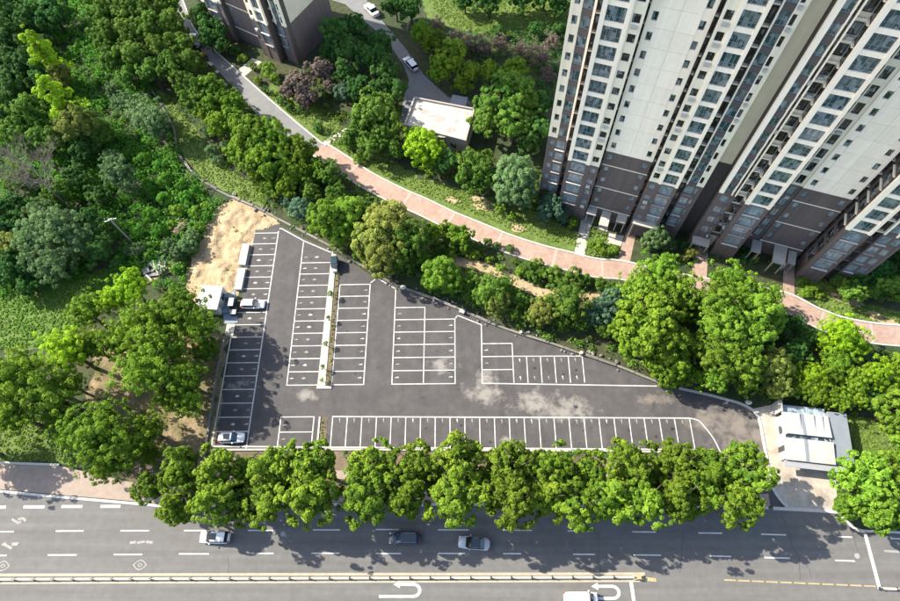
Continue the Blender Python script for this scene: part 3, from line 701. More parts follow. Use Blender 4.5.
    def panel(s, w, h):
        key = ('p', round(w, 2), h)
        if key not in WINMESH:
            me = MB().box(.02, w - .02, 0, .095, .02, h - .02).mesh('wall_panel'); me.materials.append(MAT['tower_panel']); WINMESH[key] = me
        return WINMESH[key]
    def slot(s, x0, x1, v, zt, wall='slot_dark', glassm='glass_room', ac=0.5, back=2.0, edge=None):
        y = -v
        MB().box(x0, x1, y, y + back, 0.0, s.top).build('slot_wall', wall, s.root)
        for f in range(s.fl):
            z = Z0 + f * FH; mm = 'tower_cream' if z >= zt - .2 else 'tower_brown'
            if f >= s.wf: continue
            s.piece('slot_slab', x0 + .02, x1 - .02, y - .5, y - .002, z - .12, z + .10, mm, f)
            if x1 - x0 > .7:
                s.window((x0 + x1) / 2, y - .04, z + .75, min(1.6, (x1 - x0) * .8), 1.7, glassm, 'frame_dark', 0, f)
                if s.rnd.random() < ac:
                    w = .75; xx = x0 + .1 + s.rnd.random() * max(.05, x1 - x0 - w - .2)
                    MB().box(xx, xx + min(w, x1 - x0 - .15), y - .45, y - .12, z + .12, z + .62).build('air_conditioner', 'ac_white', s.root)
            else:
                s.window((x0 + x1) / 2, y - .04, z + .5, (x1 - x0) * .75, 2.1, glassm, 'frame_dark', 0, f)
    def side(s, x, va, vb, zt, n, face=-1, glassm='glass_room'):
        """windows and AC ledges on the side wall of a projecting bay"""
        for f in range(min(s.fl, s.wf)):
            z = Z0 + f * FH
            yy = -(va + vb) / 2; w = abs(vb - va) * .8
            s.window(x + face * .045, yy, z + .7, w, 1.9, glassm, 'frame_dark', math.pi / 2 * -face, f)
            mm = 'tower_cream' if z >= zt - .2 else 'tower_brown'
            s.piece('side_ledge', min(x + face * .002, x + face * .3), max(x + face * .002, x + face * .3), yy - w / 2 - .1, yy + w / 2 + .1, z + .02, z + .14, mm, f)
            if s.rnd.random() < .25: MB().box(min(x + face * .06, x + face * .45), max(x + face * .06, x + face * .45), yy - .4, yy + .35, z + .13, z + .62).build('air_conditioner', 'ac_white', s.root)
    def finish(s, x0, x1, v0, depth, side_mat, zt, low='tower_brown'):
        y0 = -v0
        s.mb('side_wall', side_mat).box(x0, x1, y0, y0 + depth, zt, s.top + .9)
        s.mb('base_side_wall', low).box(x0 + .01, x1 - .01, y0 + .01, y0 + depth, 0, zt - .004)
        for (nm, m_), b in s.m.items(): b.build(nm, m_, s.root)
        for m_, b in s.up.items(): o = b.build('upper_spandrels', m_, s.root); o['kind'] = 'stuff'
        if s.far.v:
            o = s.far.build('upper_windows', 'glass_dark', s.root); o['kind'] = 'stuff'
SMALL = lambda w=.75: (w, 'w', .95, 2.35, 'glass_dark')
BIG = lambda w: (w, 'w', .42, 2.78, 'glass_teal')
def zt_of(k): return Z0 + FH * k - .15
ZT_A, ZT_B = zt_of(5) + .55, zt_of(4) + .5
ZT_A, ZT_B = Z0 + 5 * FH, Z0 + 4 * FH
ang0 = math.atan2(U0.y, U0.x)

def design_one(t, za, zb, zd=None):
    """wing, bay, blank centre, bay, wing"""
    t.section(-10.0, -6.6, -.1, za, [(.45, 'c'), (.75, 'w', .95, 2.35, 'glass_dark', 'tower_cream'), (.35, 'c'), (1.45, 'w', .5, 2.55, 'glass_teal', 'spandrel'), (.3, 's')])
    t.slot(-6.6, -5.8, -1.0, za, ac=0)
    t.section(-5.8, -.3, 1.15, zb, [(.6, 'p'), BIG(2.35), (.6, 'p'), (.2, 'c'), (.95, 'w', .95, 2.35, 'glass_room', 'tower_cream', 'frame_dark'), (.35, 'c')], back=2.6)
    t.slot(-.3, 0, -.9, za, ac=0)
    t.section(0, 7.75, 0, zd or za, [(.55, 's'), SMALL(), (5.15, 'P'), SMALL(), (.55, 's')])
    t.slot(7.75, 8.3, -.9, za, ac=0)
    t.section(8.3, 13.1, 1.3, zb, [(.35, 'c'), (.95, 'w', .95, 2.35, 'glass_room', 'tower_cream', 'frame_dark'), (.25, 'c'), (.55, 'p'), BIG(2.2), (.5, 'p')], back=2.6)
    t.slot(13.1, 14.3, -.8, zb, ac=.3)
    t.section(14.3, 17.1, -.1, zb, [(.2, 'p'), (1.35, 'w', .5, 2.55, 'glass_teal', 'spandrel'), (.12, 's'), (.5, 'w', .8, 2.4, 'glass_room', 'tower_cream', 'frame_dark'), (.5, 'c')])

t1 = Tower(A0, ang0, 'pale high-rise on a dark brown base whose first side stands by the wooded slope', 28, 19)
design_one(t1, ZT_A, ZT_B)
t1.finish(-9.98, 17.08, -1.7, 13, 'tower_cream', ZT_A)
# entrance canopies
for xa, xb, ya, z in [(-.1, 1.7, 1.8, 3.2), (2.7, 4.4, 3.4, 3.0), (5.6, 7.4, 1.8, 3.2), (8.5, 13.3, 2.3, 4.6)]:
    MB().box(xa, xb, -ya, -.01, z, z + .3).box(xa + .1, xa + .3, -ya + .1, -ya + .3, 0, z).box(xb - .3, xb - .1, -ya + .1, -ya + .3, 0, z).build('entrance_canopy', 'concrete', t1.root)

t2 = Tower(A0, ang0, 'pale high-rise on a brown base with deep recesses standing past the dark gap', 28, 24)
t2.section(19.66, 22.4, -.1, ZT_B, [(.75, 'p'), (1.25, 'w', .6, 2.4, 'glass_teal', 'spandrel'), (.18, 'p'), (.42, 'w', .4, 2.6, 'glass_room', 'spandrel', 'frame_dark'), (.18, 'p')], back=3)
t2.slot(22.4, 24.0, -1.0, ZT_B, wall='tower_cream', ac=.45, back=4)
t2.section(24.0, 27.95, .87, ZT_B, [(.7, 'p'), BIG(2.7), (.5, 'p')], back=4.2)
t2.side(24.0, -.9, .5, ZT_B, 1)
t2.section(27.95, 31.3, -2.6, ZT_A, [(.3, 'c'), (1.2, 'w', .5, 2.55, 'glass_room', 'tower_cream', 'frame_dark'), (.18, 'c'), (.95, 'w', .5, 2.55, 'glass_room', 'tower_cream', 'frame_dark'), (.45, 'c')])
t2.section(31.3, 38.83, -2.4, ZT_A, [(.55, 's'), SMALL(.8), (4.85, 'P'), SMALL(.8), (.55, 's')])
t2.slot(38.83, 39.62, -3.4, ZT_A, ac=0)
t2.section(39.62, 43.45, .87, ZT_B, [(.75, 'p'), BIG(2.6), (.5, 'p')], back=4.2)
t2.side(39.62, -2.2, .4, ZT_B, 1)
t2.slot(43.45, 45.3, -.7, ZT_B, ac=.6, back=3)
t2.section(45.3, 49.2, .0, ZT_B, [(.3, 'p'), (1.5, 'w', .6, 2.5, 'glass_light', 'spandrel'), (.3, 'p'), (1.2, 'w', .6, 2.5, 'glass_teal', 'spandrel'), (.5, 'p')], back=3)
# recessed link wall beside the first tower
t2.mb('link_wall', 'olive_wall').box(17.12, 19.65, 2.2, 4.0, ZT_A + 1.5, t2.top)
t2.mb('passage_shade', 'slot_dark').box(17.12, 19.65, 2.3, 4.0, 0, ZT_A + 1.49)  # dark block standing in for the shaded passage under the link wall
t2.finish(19.68, 49.1, -4.4, 11, 'tower_cream', ZT_A)
for xa, xb, ya, z in [(30.2, 31.9, 0.2, 3.0), (34.0, 36.2, 1.6, 3.4), (36.8, 38.2, .4, 2.6), (19.9, 23, 1.6, 2.6)]:
    MB().box(xa, xb, -ya, 2.39, z, z + .3).box(xa + .1, xa + .3, -ya + .1, -ya + .3, 0, z).box(xb - .3, xb - .1, -ya + .1, -ya + .3, 0, z).build('entrance_canopy', 'concrete', t2.root)

C0 = Vector((-38.3, 108.6)); U1 = Vector((.857, -.516)).normalized()
t0 = Tower(C0 - U1 * 17.1, math.atan2(U1.y, U1.x), 'tan and dark brown high-rise beside the asphalt lane', 28, 8)
design_one(t0, Z0 + 2 * FH, Z0 + 2 * FH, Z0 + 5 * FH)
t0.finish(-9.98, 17.08, -1.7, 13, 'tower_tan', Z0 + 2 * FH)

# ------------------------------------------------------------------ flat-roofed house, gatehouse, sheds
fh = empty('flat_roofed_house', (*G(440, 120, 4), 0)); tag(fh, 'low house with a stained white flat roof at the service road end', 'building')
fo = Vector(fh.location[:2])
fp = [tuple(Vector(p) - fo) for p in GP([(414, 98), (475, 109.6), (466, 142), (404, 126)], 4)]
MB().prism(fp, 0, 3.9).build('wall', 'parapet', fh)
ins = [tuple(Vector(p) * .93) for p in fp]
MB().prism(ins, 3.902, 3.98).build('roof', 'roof_white', fh)
for i in range(4):
    a, b = Vector(fp[i]), Vector(fp[(i + 1) % 4]); d = (b - a).normalized(); nn_ = Vector((-d.y, d.x)); c = (a + b) / 2
    if nn_.dot(c) > 0: nn_ = -nn_
    MB().obox(c + nn_ * .16, d, nn_, (b - a).length / 2 - (.33 if i % 2 else 0), .16, 3.904, 4.45).build('parapet', 'parapet', fh)
for k in (-4.2, 0.2, 4.0):
    p = (Vector(fp[3]) + Vector(fp[2])) / 2; d = (Vector(fp[2]) - Vector(fp[3])).normalized(); q = p + d * k; nn_ = Vector((d.y, -d.x))
    w = MB().obox(q + nn_ * .03, d, nn_, .65, .05, 1.2, 2.5).build('window', 'glass_dark', fh)
    MB().obox(q + nn_ * .09, d, nn_, .72, .03, 1.08, 1.18).build('sill', 'concrete', w)
mat('roof_stain', (0.34, 0.31, 0.28), 0.9, 0.2, 2)
for i, (x, y, rx, ry) in enumerate([(451, 130, 1.3, .9), (440, 119, 1.4, .7), (426, 112, 1.2, .7), (434, 116, 1.4, .35), (457, 121, .8, .6), (420, 124, 1.0, .5), (443, 136, 1.2, .35)]):
    c = Vector(G(x, y, 4)) - fo; MB().sheet(blob(c.x, c.y, rx, ry, 70 + i), 3.984).build('roof_stain', 'roof_stain', fh)
gb = empty('utility_cabin', (*G(459, 101, 2), 0)); tag(gb, 'small grey cabin beside the flat-roofed house', 'cabin')
gb.rotation_euler.z = -.25
MB().box(-1.6, 1.6, -1.1, 1.1, 0, 2.1).build('wall', 'parapet', gb); MB().box(-1.75, 1.75, -1.25, 1.25, 2.102, 2.25).build('roof', 'roof_grey', gb); MB().box(-.4, .4, -1.14, -1.102, 0, 1.8).build('door', 'dark_metal', gb)

# gatehouse by the exit
gh = empty('gatehouse', (54.2, 21.2, 0), -.12); tag(gh, 'gatehouse with two white roof slabs and a grey annex by the lot exit', 'building')
MB().box(-4.0, 3.4, -3.2, 3.7, 0, 2.55).build('wall', 'ac_white', gh)
def slab(name, x0, x1, y0, y1, za, zb, t, m):
    mb = MB(); b = 0
    mb.v = [(x0, y0, za), (x1, y0, za), (x1, y1, zb), (x0, y1, zb), (x0, y0, za + t), (x1, y0, za + t), (x1, y1, zb + t), (x0, y1, zb + t)]
    mb.f = [(3, 2, 1, 0), (4, 5, 6, 7), (0, 1, 5, 4), (1, 2, 6, 5), (2, 3, 7, 6), (3, 0, 4, 7)]
    return mb.build(name, m, gh)
rn = slab('roof_slab', -4.2, 3.0, .55, 4.1, 3.05, 2.75, .12, 'white_panel')
rs = slab('roof_slab', -4.4, 3.1, -3.6, -.12, 2.75, 3.0, .12, 'white_panel')
for xx in (-1.6, .6, 1.9):
    MB().box(xx, xx + .05, .6, 4.0, 2.9, 3.14).build('seam', 'grey_metal', rn)
slab('seam_shadow_strip', -1.35, -.85, -3.55, -.14, 2.885, 3.135, .03, 'roof_grey'); slab('seam_shadow_strip', -1.35, -.85, .57, 4.05, 3.185, 2.885, .03, 'roof_grey')  # grey strips put in for the seam shadow down each roof slab
MB().box(-3.9, 3.2, -.1, .52, 2.56, 2.66).build('valley_gutter', 'dark_metal', gh)
for k in range(4): MB().box(-3.4 + k * 1.7, -2.1 + k * 1.7, .02, .40, 2.662, 2.72).build('roof_light', 'glass_dark', gh)
MB().box(3.15, 6.0, -3.0, 4.9, 0, 2.45).build('annex', 'roof_grey', gh)
MB().box(3.12, 6.1, -3.1, 5.0, 2.452, 2.6).build('annex_roof', 'roof_grey', gh)
MB().box(-4.5, 4.6, -4.6, -3.65, 2.3, 2.42).build('front_canopy', 'grey_metal', gh)
for k in range(5): MB().box(-3.7 + k * 1.45, -2.5 + k * 1.45, -3.26, -3.202, .9, 2.0).build('window', 'glass_dark', gh)
MB().box(-4.07, -4.002, -2, -1.1, 0, 2.1).build('door', 'dark_metal', gh)
MB().box(-4.07, -4.002, .8, 2.6, .9, 2.0).build('window', 'glass_dark', gh)
for k in range(5):
    fr = MB(); x0 = -4.0 + k * 1.42; fr.box(x0, x0 + 1.42, 4.2, 4.28, 1.9, 2.0).box(x0, x0 + 1.42, 5.5, 5.58, 1.9, 2.0).box(x0, x0 + .08, 4.28, 5.5, 1.9, 2.0).build('lean_to_frame', 'frame_white', gh)
    MB().box(x0 + .09, x0 + 1.41, 4.29, 5.49, 1.92, 1.95).build('pane', 'glass_light', gh)
MB().box(-4.0, 3.1, 5.5, 5.6, 0, 1.88).build('lean_to_wall', 'parapet', gh)
MB().box(-4.25, -3.95, 4.2, 6.2, 0, 2.9).build('fin_wall', 'white_panel', gh)

# white container and charging boxes on the left of the lot
wc = empty('container_shed', (*G(209, 297, 2.6), 0), -.06); tag(wc, 'white container shed on the bare earth beside the lot', 'shed')
MB().box(-2.0, 2.0, -2.4, 2.3, 0.1, 2.5).build('body', 'white_metal', wc); MB().box(-2.06, 2.06, -2.46, 2.36, 2.502, 2.62).build('roof', 'white_panel', wc)
MB().box(2.0, 2.05, -1.6, -.7, .1, 2.1).build('door', 'grey_metal', wc); MB().box(2.0, 2.05, .1, 1.4, 1.0, 2.0).build('window', 'glass_dark', wc)
MB().box(-.5, .5, 1.0, 1.5, 2.622, 2.66).build('roof_vent', 'grey_metal', wc)
for i, (px, py, hw, hh, lb) in enumerate([(243.8, 254, .66, 2.3, 'long white charging cabinet beside the earth mound, nearest the boundary wall'), (239.8, 278.5, .66, 2.25, 'long white charging cabinet beside the earth mound, nearest the container shed')]):
    w = empty('charging_cabinet', (*G(px, py, .7), 0), -.03); tag(w, lb, 'cabinet')
    MB().box(-hw, hw, -hh, hh, .12, .62).build('body', 'white_metal', w); MB().box(-hw - .05, hw + .05, -hh - .05, hh + .05, .622, .70).build('lid', 'white_panel', w)
    MB().box(-hw - .1, hw + .1, -hh - .1, hh + .1, 0, .118).build('plinth', 'concrete', w)
    for k in range(3): MB().box(hw + .002, hw + .04, -hh + .15 + k * 1.5, -hh + 1.5 + k * 1.5, .2, .58).build('door', 'grey_metal', w)
structure(MB().prism(GP([(222, 295), (235, 291), (238, 323), (224, 324)]), 0, .12).build('equipment_pad', 'blue_concrete'))
structure(MB().prism(GP([(227, 324), (235.5, 324), (233, 337), (225, 335)]), 0, .1).build('equipment_pad', 'concrete'))
for px, py, sx, sy, h, mm, nm, lb in [(231, 302, .45, .8, 1.6, 'dark_metal', 'equipment_cabinet', 'tall black equipment cabinet on the bluish pad behind the parked white car'), (233, 312, .55, .45, .8, 'dark_metal', 'equipment_box', 'low black box on the bluish pad'), (226, 311, .6, .35, .35, 'blue_concrete', 'plinth_block', 'grey block lying on the bluish pad'), (228, 296, .7, .3, 1.0, 'blue_concrete', 'equipment_cabinet', 'pale blue cabinet at the head of the bluish pad')]:
    w = empty(nm, (*G(px, py, h), .12)); tag(w, lb, 'cabinet' if 'cabinet' in nm else 'box')
    MB().box(-sx, sx, -sy, sy, 0, h - .1).build('body', mm, w); MB().box(-sx - .03, sx + .03, -sy - .03, sy + .03, h - .098, h).build('lid', mm if mm != 'dark_metal' else 'grey_metal', w)
w = empty('switch_cabinet', (*G(334.5, 262, 1.2), .17), .12); tag(w, 'dark blue-black switch cabinet at the head of the planted island', 'cabinet')
MB().box(-.65, .65, -1.05, 1.05, 0, 1.55).build('body', 'dark_metal', w); MB().box(-.5, .55, -.75, .85, 1.552, 1.66).build('lid', 'teal_metal', w); MB().box(-.45, .45, -1.09, -1.052, .2, 1.4).build('door', 'grey_metal', w)
w = empty('switch_cabinet', (*G(334.8, 270.3, .7), .17), .12); tag(w, 'small grey box next to the dark switch cabinet', 'box')
MB().box(-.4, .4, -.3, .3, 0, .7).build('body', 'ac_white', w); MB().box(-.44, .44, -.34, .34, .702, .76).build('lid', 'white_panel', w)

# debris pile (collapsed hut) in the bushes
ru = empty('collapsed_hut', (*G(157, 267, .5), 0), .55); tag(ru, 'collapsed grey hut of loose boards and rubble among the bushes', 'ruin')
MB().box(-2.9, 2.7, -2.3, 2.2, 0, .25).build('slab', 'dry_soil', ru)
MB().box(-2.8, 2.6, 2.0, 2.2, .25, 1.2).build('back_wall', 'old_wall', ru); MB().box(-.3, -.1, -2.2, 2.0, .25, 1.1).build('cross_wall', 'concrete', ru)
rnd = random.Random(12)
for i in range(30):
    o = MB().box(-1.0, 1.0, -.17, .17, -.03, .03).build('board', 'wood_grey', ru); o.location = (rnd.uniform(-2.3, 2.2), rnd.uniform(-1.6, 1.7), .35 + i * .022); o.rotation_euler = (rnd.uniform(-.12, .12), rnd.uniform(-.12, .12), rnd.choice([0, math.pi / 2]) + rnd.uniform(-.5, .5)); o.scale = (rnd.uniform(.6, 1.3), rnd.uniform(.7, 2.4), 1)
MB().box(-2.6, -1.4, -.6, .9, .3, 1.0).build('tank', 'teal_metal', ru)

# utility pole
up = empty('utility_pole', (*G(133, 243), 0)); tag(up, 'slim utility pole with a crossarm rising out of the green thicket', 'pole')
MB().tube([(0, 0, 0), (0, 0, 8.6)], [.17, .11], 10).build('pole', 'concrete', up)
o = MB().box(-1.1, 1.1, -.09, .09, 8.1, 8.28).box(-.35, .35, -.2, .2, 8.3, 8.45).build('crossarm', 'grey_metal', up); o.rotation_euler.z = .35
for k in (-.9, 0, .9): o = MB().tube([(k, 0, 8.5), (k, 0, 8.72)], [.07, .05], 8).build('insulator', 'white_metal', up)

# ------------------------------------------------------------------ road barrier
def barrier(x0, y0, x1, y1, n, label):
    a, b = Vector(G(x0, y0)), Vector(G(x1, y1)); d = (b - a); L = d.length; d.normalize(); n_ = Vector((-d.y, d.x))
    r = empty('guard_fence', (a.x, a.y, 0.03), math.atan2(d.y, d.x)); tag(r, label, 'fence'); st = L / n
    post = MB().box(-.07, .07, -.07, .07, 0, .86).box(-.10, .10, -.24, .24, 0, .24).mesh('post'); post.materials.append(MAT['dark_metal'])
    pan = MB().box(.10, st - .10, -.17, .17, 0, .20).box(.07, st - .07, -.03, .03, .72, .80).mesh('rail_panel'); pan.materials.append(MAT['fence_cream'])
    for k in range(n + 1):
        o = link('post', post, None, r); o.location = (k * st, 0, 0)
        if k < n: o = link('rail_panel', pan, None, r); o.location = (k * st, 0, 0)
    return r
barrier(-62, 579.6, 634, 577.2, 35, 'white guard fence with dark posts dividing the main road, ending at the stone block')
barrier(879, 588.5, 985, 592, 6, 'white guard fence with dark posts dividing the road beyond the stop line')
eb = empty('barrier_end_block', (*G(638, 577.5), .03)); tag(eb, 'squat yellowish end block at the tip of the guard fence', 'bollard')
MB().box(-.75, .75, -.3, .3, 0, .35).build('base', 'dust', eb); MB().box(-.3, .35, -.26, .26, .352, .75).build('head', 'paint_yellow', eb); MB().tube([(.55, 0, .352), (.55, 0, .6)], [.16, .16], 10).build('lamp_post_stub', 'dark_metal', eb)

# ------------------------------------------------------------------ vehicles
def car(px, py, heading, paint, label, L=4.6, Wd=1.85, Hh=1.55, suv=True, sunroof=None, roofmat=None, glassm='car_glass', van=False, name='car', cat='car', z=.03):
    r = empty(name, (*G(px, py, .9), z), heading); tag(r, label, cat)
    hw = Wd / 2; hl = L / 2; belt = .62 * Hh if not van else .58 * Hh
    st = [-hl, -hl + .08, -hl + .35, -hl + .9, -.6, .4, hl - 1.25, hl - .75, hl - .3, hl - .07, hl]
    wf = [.62, .80, .93, .99, 1, 1, .985, .955, .87, .74, .5]
    zt_ = [belt - .14, belt - .05, belt, belt + .02, belt + .01, belt, belt - .04, belt - .10, belt - .2, belt - .32, belt - .42]
    if van: zt_ = [belt - .1] + [belt] * 6 + [belt - .03, belt - .1, belt - .22, belt - .36]
    mb = MB(); ringn = 10
    for x, w, zt in zip(st, wf, zt_):
        w *= hw
        mb.v += [(x, -w * .92, .24), (x, -w, .42), (x, -w, zt - .22), (x, -w * .93, zt - .03), (x, -w * .55, zt + .035), (x, w * .55, zt + .035), (x, w * .93, zt - .03), (x, w, zt - .22), (x, w, .42), (x, w * .92, .24)]
    ns = len(st)
    for i in range(ns - 1):
        for k in range(ringn): j = (k + 1) % ringn; mb.f.append((i * ringn + k, (i + 1) * ringn + k, (i + 1) * ringn + j, i * ringn + j))
    mb.f.append(tuple(range(ringn))); mb.f.append(tuple(reversed(range((ns - 1) * ringn, ns * ringn))))
    b = mb.build('body', paint, r)
    for f in b.data.polygons: f.use_smooth = True
    # greenhouse
    if van: xb0, xb1, xr0, xr1 = -hl + .12, hl - .7, -hl + .2, hl - 1.35
    elif suv: xb0, xb1, xr0, xr1 = -hl + .22, hl - 1.15, -hl + .55, hl - 1.95
    else: xb0, xb1, xr0, xr1 = -hl + .75, hl - 1.2, -hl + 1.45, hl - 2.0
    wb, wr = hw * .91, hw * .77; zb = belt - .01; zr = Hh
    if van: wr = hw * .84
    base = [(xb0, -wb * .9), (xb0 + .35, -wb), (xb1 - .5, -wb), (xb1, -wb * .80), (xb1, wb * .80), (xb1 - .5, wb), (xb0 + .35, wb), (xb0, wb * .9)]
    top = [(xr0, -wr * .9), (xr0 + .2, -wr), (xr1 - .2, -wr), (xr1, -wr * .86), (xr1, wr * .86), (xr1 - .2, wr), (xr0 + .2, wr), (xr0, wr * .9)]
    B3 = [(x, y, zb) for x, y in base]; T3 = [(x, y, zr - .06) for x, y in top]
    MB().quad(B3[1], B3[2], T3[2], T3[1]).build('side_window', glassm if not van else paint, r); MB().quad(B3[6], T3[6], T3[5], B3[5]).build('side_window', glassm if not van else paint, r)
    MB().quad(B3[3], B3[4], T3[4], T3[3]).quad(B3[2], B3[3], T3[3], T3[2]).quad(B3[4], B3[5], T3[5], T3[4]).build('windshield', glassm, r)
    MB().quad(B3[7], B3[0], T3[0], T3[7]).quad(B3[0], B3[1], T3[1], T3[0]).quad(B3[6], B3[7], T3[7], T3[6]).build('rear_window', glassm if not van else paint, r)
    rm = MB(); cx_ = (xr0 + xr1) / 2; ins = [(cx_ + (x - cx_) * .93, y * .86, zr) for x, y in top]
    n8 = len(T3); rm.v = T3 + ins
    for i in range(n8): j = (i + 1) % n8; rm.f.append((i, j, n8 + j, n8 + i))
    rm.f.append(tuple(range(n8, 2 * n8)))
    ro = rm.build('roof', roofmat or paint, r)
    if sunroof:
        l0, l1 = sunroof; MB().box(l0, l1, -wr * .66, wr * .66, zr + .003, zr + .02).build('sunroof', 'car_glass', r)
    for sx in (-1, 1):
        MB().tube([(xr0 + .25, sx * wr * .92, zr - .01), (xr1 - .3, sx * wr * .92, zr - .01)], [.025, .025], 6).build('roof_rail', 'rim', ro)
        MB().box(xb1 - .75, xb1 - .58, min(sx * (hw - .02), sx * (hw + .2)), max(sx * (hw - .02), sx * (hw + .2)), belt + .02, belt + .16).build('mirror', paint, r)
        MB().box(hl - .42, hl - .12, min(sx * hw * .52, sx * hw * .86), max(sx * hw * .52, sx * hw * .86), belt - .34, belt - .205).build('headlight', 'light_clear', r)
        MB().box(-hl - .01, -hl + .25, min(sx * hw * .55, sx * hw * .88), max(sx * hw * .55, sx * hw * .88), belt - .22, belt - .03).build('tail_light', 'light_red', r)
        for wx in (-hl + .85, hl - .88):
            y = sx * (hw - .14)
            wo = MB().tube([(wx, y - .11, .33), (wx, y + .11, .33)], [.33, .33], 16).build('wheel', 'rubber', r)
            MB().tube([(wx, y + sx * .112, .33), (wx, y + sx * .13, .33)], [.21, .2], 12).build('rim', 'rim', wo)
    return r
PI = math.pi
car(252.5, 303.5, -.02, 'car_white', 'white car with a dark roof hatch parked beside the bluish equipment pad', 4.5, 1.8, 1.5, True, (.15, .75), glassm='car_glass_blue')
car(231, 437.3, 0, 'car_white', 'pale silver car with a black roof parked in the shaded corner bay', 4.4, 1.8, 1.48, True, (-1.1, .0), glassm='car_glass_blue')
car(214.3, 537, PI - .02, 'car_white', 'white car with a large sunroof driving on the main road', 4.75, 1.9, 1.6, True, (-.55, .45))
car(404.5, 538, PI, 'car_navy', 'dark blue car driving in the tree shade on the main road', 5.0, 1.9, 1.5, True, (-1.6, -.45), glassm='car_glass_blue')
car(474, 543, PI - .09, 'car_silver', 'silver and black car driving in the tree shade on the main road', 4.9, 1.9, 1.45, False, (-1.0, .1), roofmat='car_navy', glassm='car_glass')
car(581, 599, 0, 'car_white', 'white van waiting by the turn arrow below the guard fence', 5.0, 1.95, 2.0, van=True, name='van', cat='van')
car(371.5, 9, 2.2, 'car_white', 'white pickup on the service road near the tan tower', 4.9, 1.9, 1.8, False)
car(410.5, 62.5, 2.15, 'car_white', 'white car on the service road above the flat-roofed house', 4.8, 1.9, 1.5, True)
car(194, 41, -.75, 'car_black', 'black car at the kerb of the asphalt lane', 4.4, 1.8, 1.45, False)
# scooter with rider on the lane
sc = empty('motor_scooter', (*G(206, 56), .03), -.8); tag(sc, 'red motor scooter ridden along the asphalt lane', 'scooter')
MB().tube([(-.75, 0, .45), (-.3, 0, .68), (.0, 0, .4), (.45, 0, .42), (.62, 0, .95)], [.14, .2, .16, .12, .08], 8).build('body', 'car_red', sc)
MB().box(-.7, -.05, -.15, .15, .66, .76).build('seat', 'dark_metal', sc); MB().box(.55, .65, -.33, .33, .95, 1.0).build('handlebar', 'dark_metal', sc)
for x in (-.6, .62): MB().tube([(x, -.06, .24), (x, .06, .24)], [.24, .24], 14).build('wheel', 'rubber', sc)
def person(loc, rz):
    """one skinned body, seated, hands on the handlebar"""
    me = bpy.data.meshes.new('person')
    J = [(-.15, 0, .82), (-.12, 0, 1.08), (-.05, 0, 1.36), (-.02, 0, 1.47), (.02, 0, 1.62), (-.05, .2, 1.33), (.15, .27, 1.08), (.52, .26, 1.02), (-.05, -.2, 1.33), (.15, -.27, 1.08), (.52, -.26, 1.02), (.22, .14, .80), (.25, .16, .42), (.38, .16, .36), (.22, -.14, .80), (.25, -.16, .42), (.38, -.16, .36), (.03, 0, 1.72)]
    E = [(0, 1), (1, 2), (2, 3), (3, 4), (4, 17), (2, 5), (5, 6), (6, 7), (2, 8), (8, 9), (9, 10), (0, 11), (11, 12), (12, 13), (0, 14), (14, 15), (15, 16)]
    Rr = [.15, .14, .15, .06, .11, .075, .055, .045, .075, .055, .045, .09, .06, .05, .09, .06, .05, .08]
    me.from_pydata(J, E, []); o = link('person', me, 'cloth_orange'); o.location = loc; o.rotation_euler.z = rz
    o.modifiers.new('skin', 'SKIN'); sv = me.skin_vertices[0].data
    for i, r in enumerate(Rr): sv[i].radius = (r, r); sv[i].use_root = (i == 0)
    o.modifiers.new('smooth', 'SUBSURF').levels = 1
    return o
pr = person((*G(206, 56), .0), -.8); tag(pr, 'person in orange clothes riding the red scooter', 'person')
MB().tube([(.01, 0, 1.6), (.01, 0, 1.7), (.01, 0, 1.78)], [.14, .135, .06], 10).build('helmet', 'car_red', pr)

# ------------------------------------------------------------------ plants
def leaf_cloud(rng, centers, radii, nleaf, leaf, flat=0.6, tints=None, up=0.35):
    """many small leaf faces around clump centres -> verts, tint"""
    n = len(centers); m = nleaf * n
    d = rng.normal(size=(m, 3)); d /= np.linalg.norm(d, axis=1)[:, None]
    cc = np.repeat(centers, nleaf, 0); rr = np.repeat(radii, nleaf)
    out = cc / (np.linalg.norm(cc, axis=1)[:, None] + 1e-6)
    dot = (d * out).sum(1); flip = dot < -0.25
    d[flip] = d[flip] - 2 * dot[flip][:, None] * out[flip]
    rad = rr * rng.uniform(0.55, 1.08, m) ** 0.6
    p = cc + d * rad[:, None]
    nrm = d + rng.normal(size=(m, 3)) * 0.38 + np.array([0, 0, up]); nrm /= np.linalg.norm(nrm, axis=1)[:, None]
    t = np.cross(nrm, rng.normal(size=(m, 3))); t /= np.linalg.norm(t, axis=1)[:, None]
    b = np.cross(nrm, t)
    s = leaf * rng.uniform(0.6, 1.35, m)
    t = t * s[:, None]; b = b * (s * flat)[:, None]
    v = np.stack([p - t, p - b * 0.9, p + t, p + b * 0.9], 1).reshape(-1, 3)
    ct = rng.uniform(0, 1, n) if tints is None else tints
    tint = np.clip(np.repeat(ct, nleaf) * 0.55 + rng.uniform(0, 1, m) * 0.45, 0, 1)
    return v, tint
def leaf_mesh(name, v, tint):
    n = len(v) // 4
    me = bpy.data.meshes.new(name); me.vertices.add(n * 4); me.vertices.foreach_set('co', v.astype(np.float32).ravel())
    me.loops.add(n * 4); me.loops.foreach_set('vertex_index', np.arange(n * 4, dtype=np.int32))
    me.polygons.add(n); me.polygons.foreach_set('loop_start', np.arange(0, n * 4, 4, dtype=np.int32)); me.polygons.foreach_set('loop_total', np.full(n, 4, dtype=np.int32))
    me.update(calc_edges=True)
    at = me.attributes.new('tint', 'FLOAT', 'FACE'); at.data.foreach_set('value', tint.astype(np.float32))
    return me
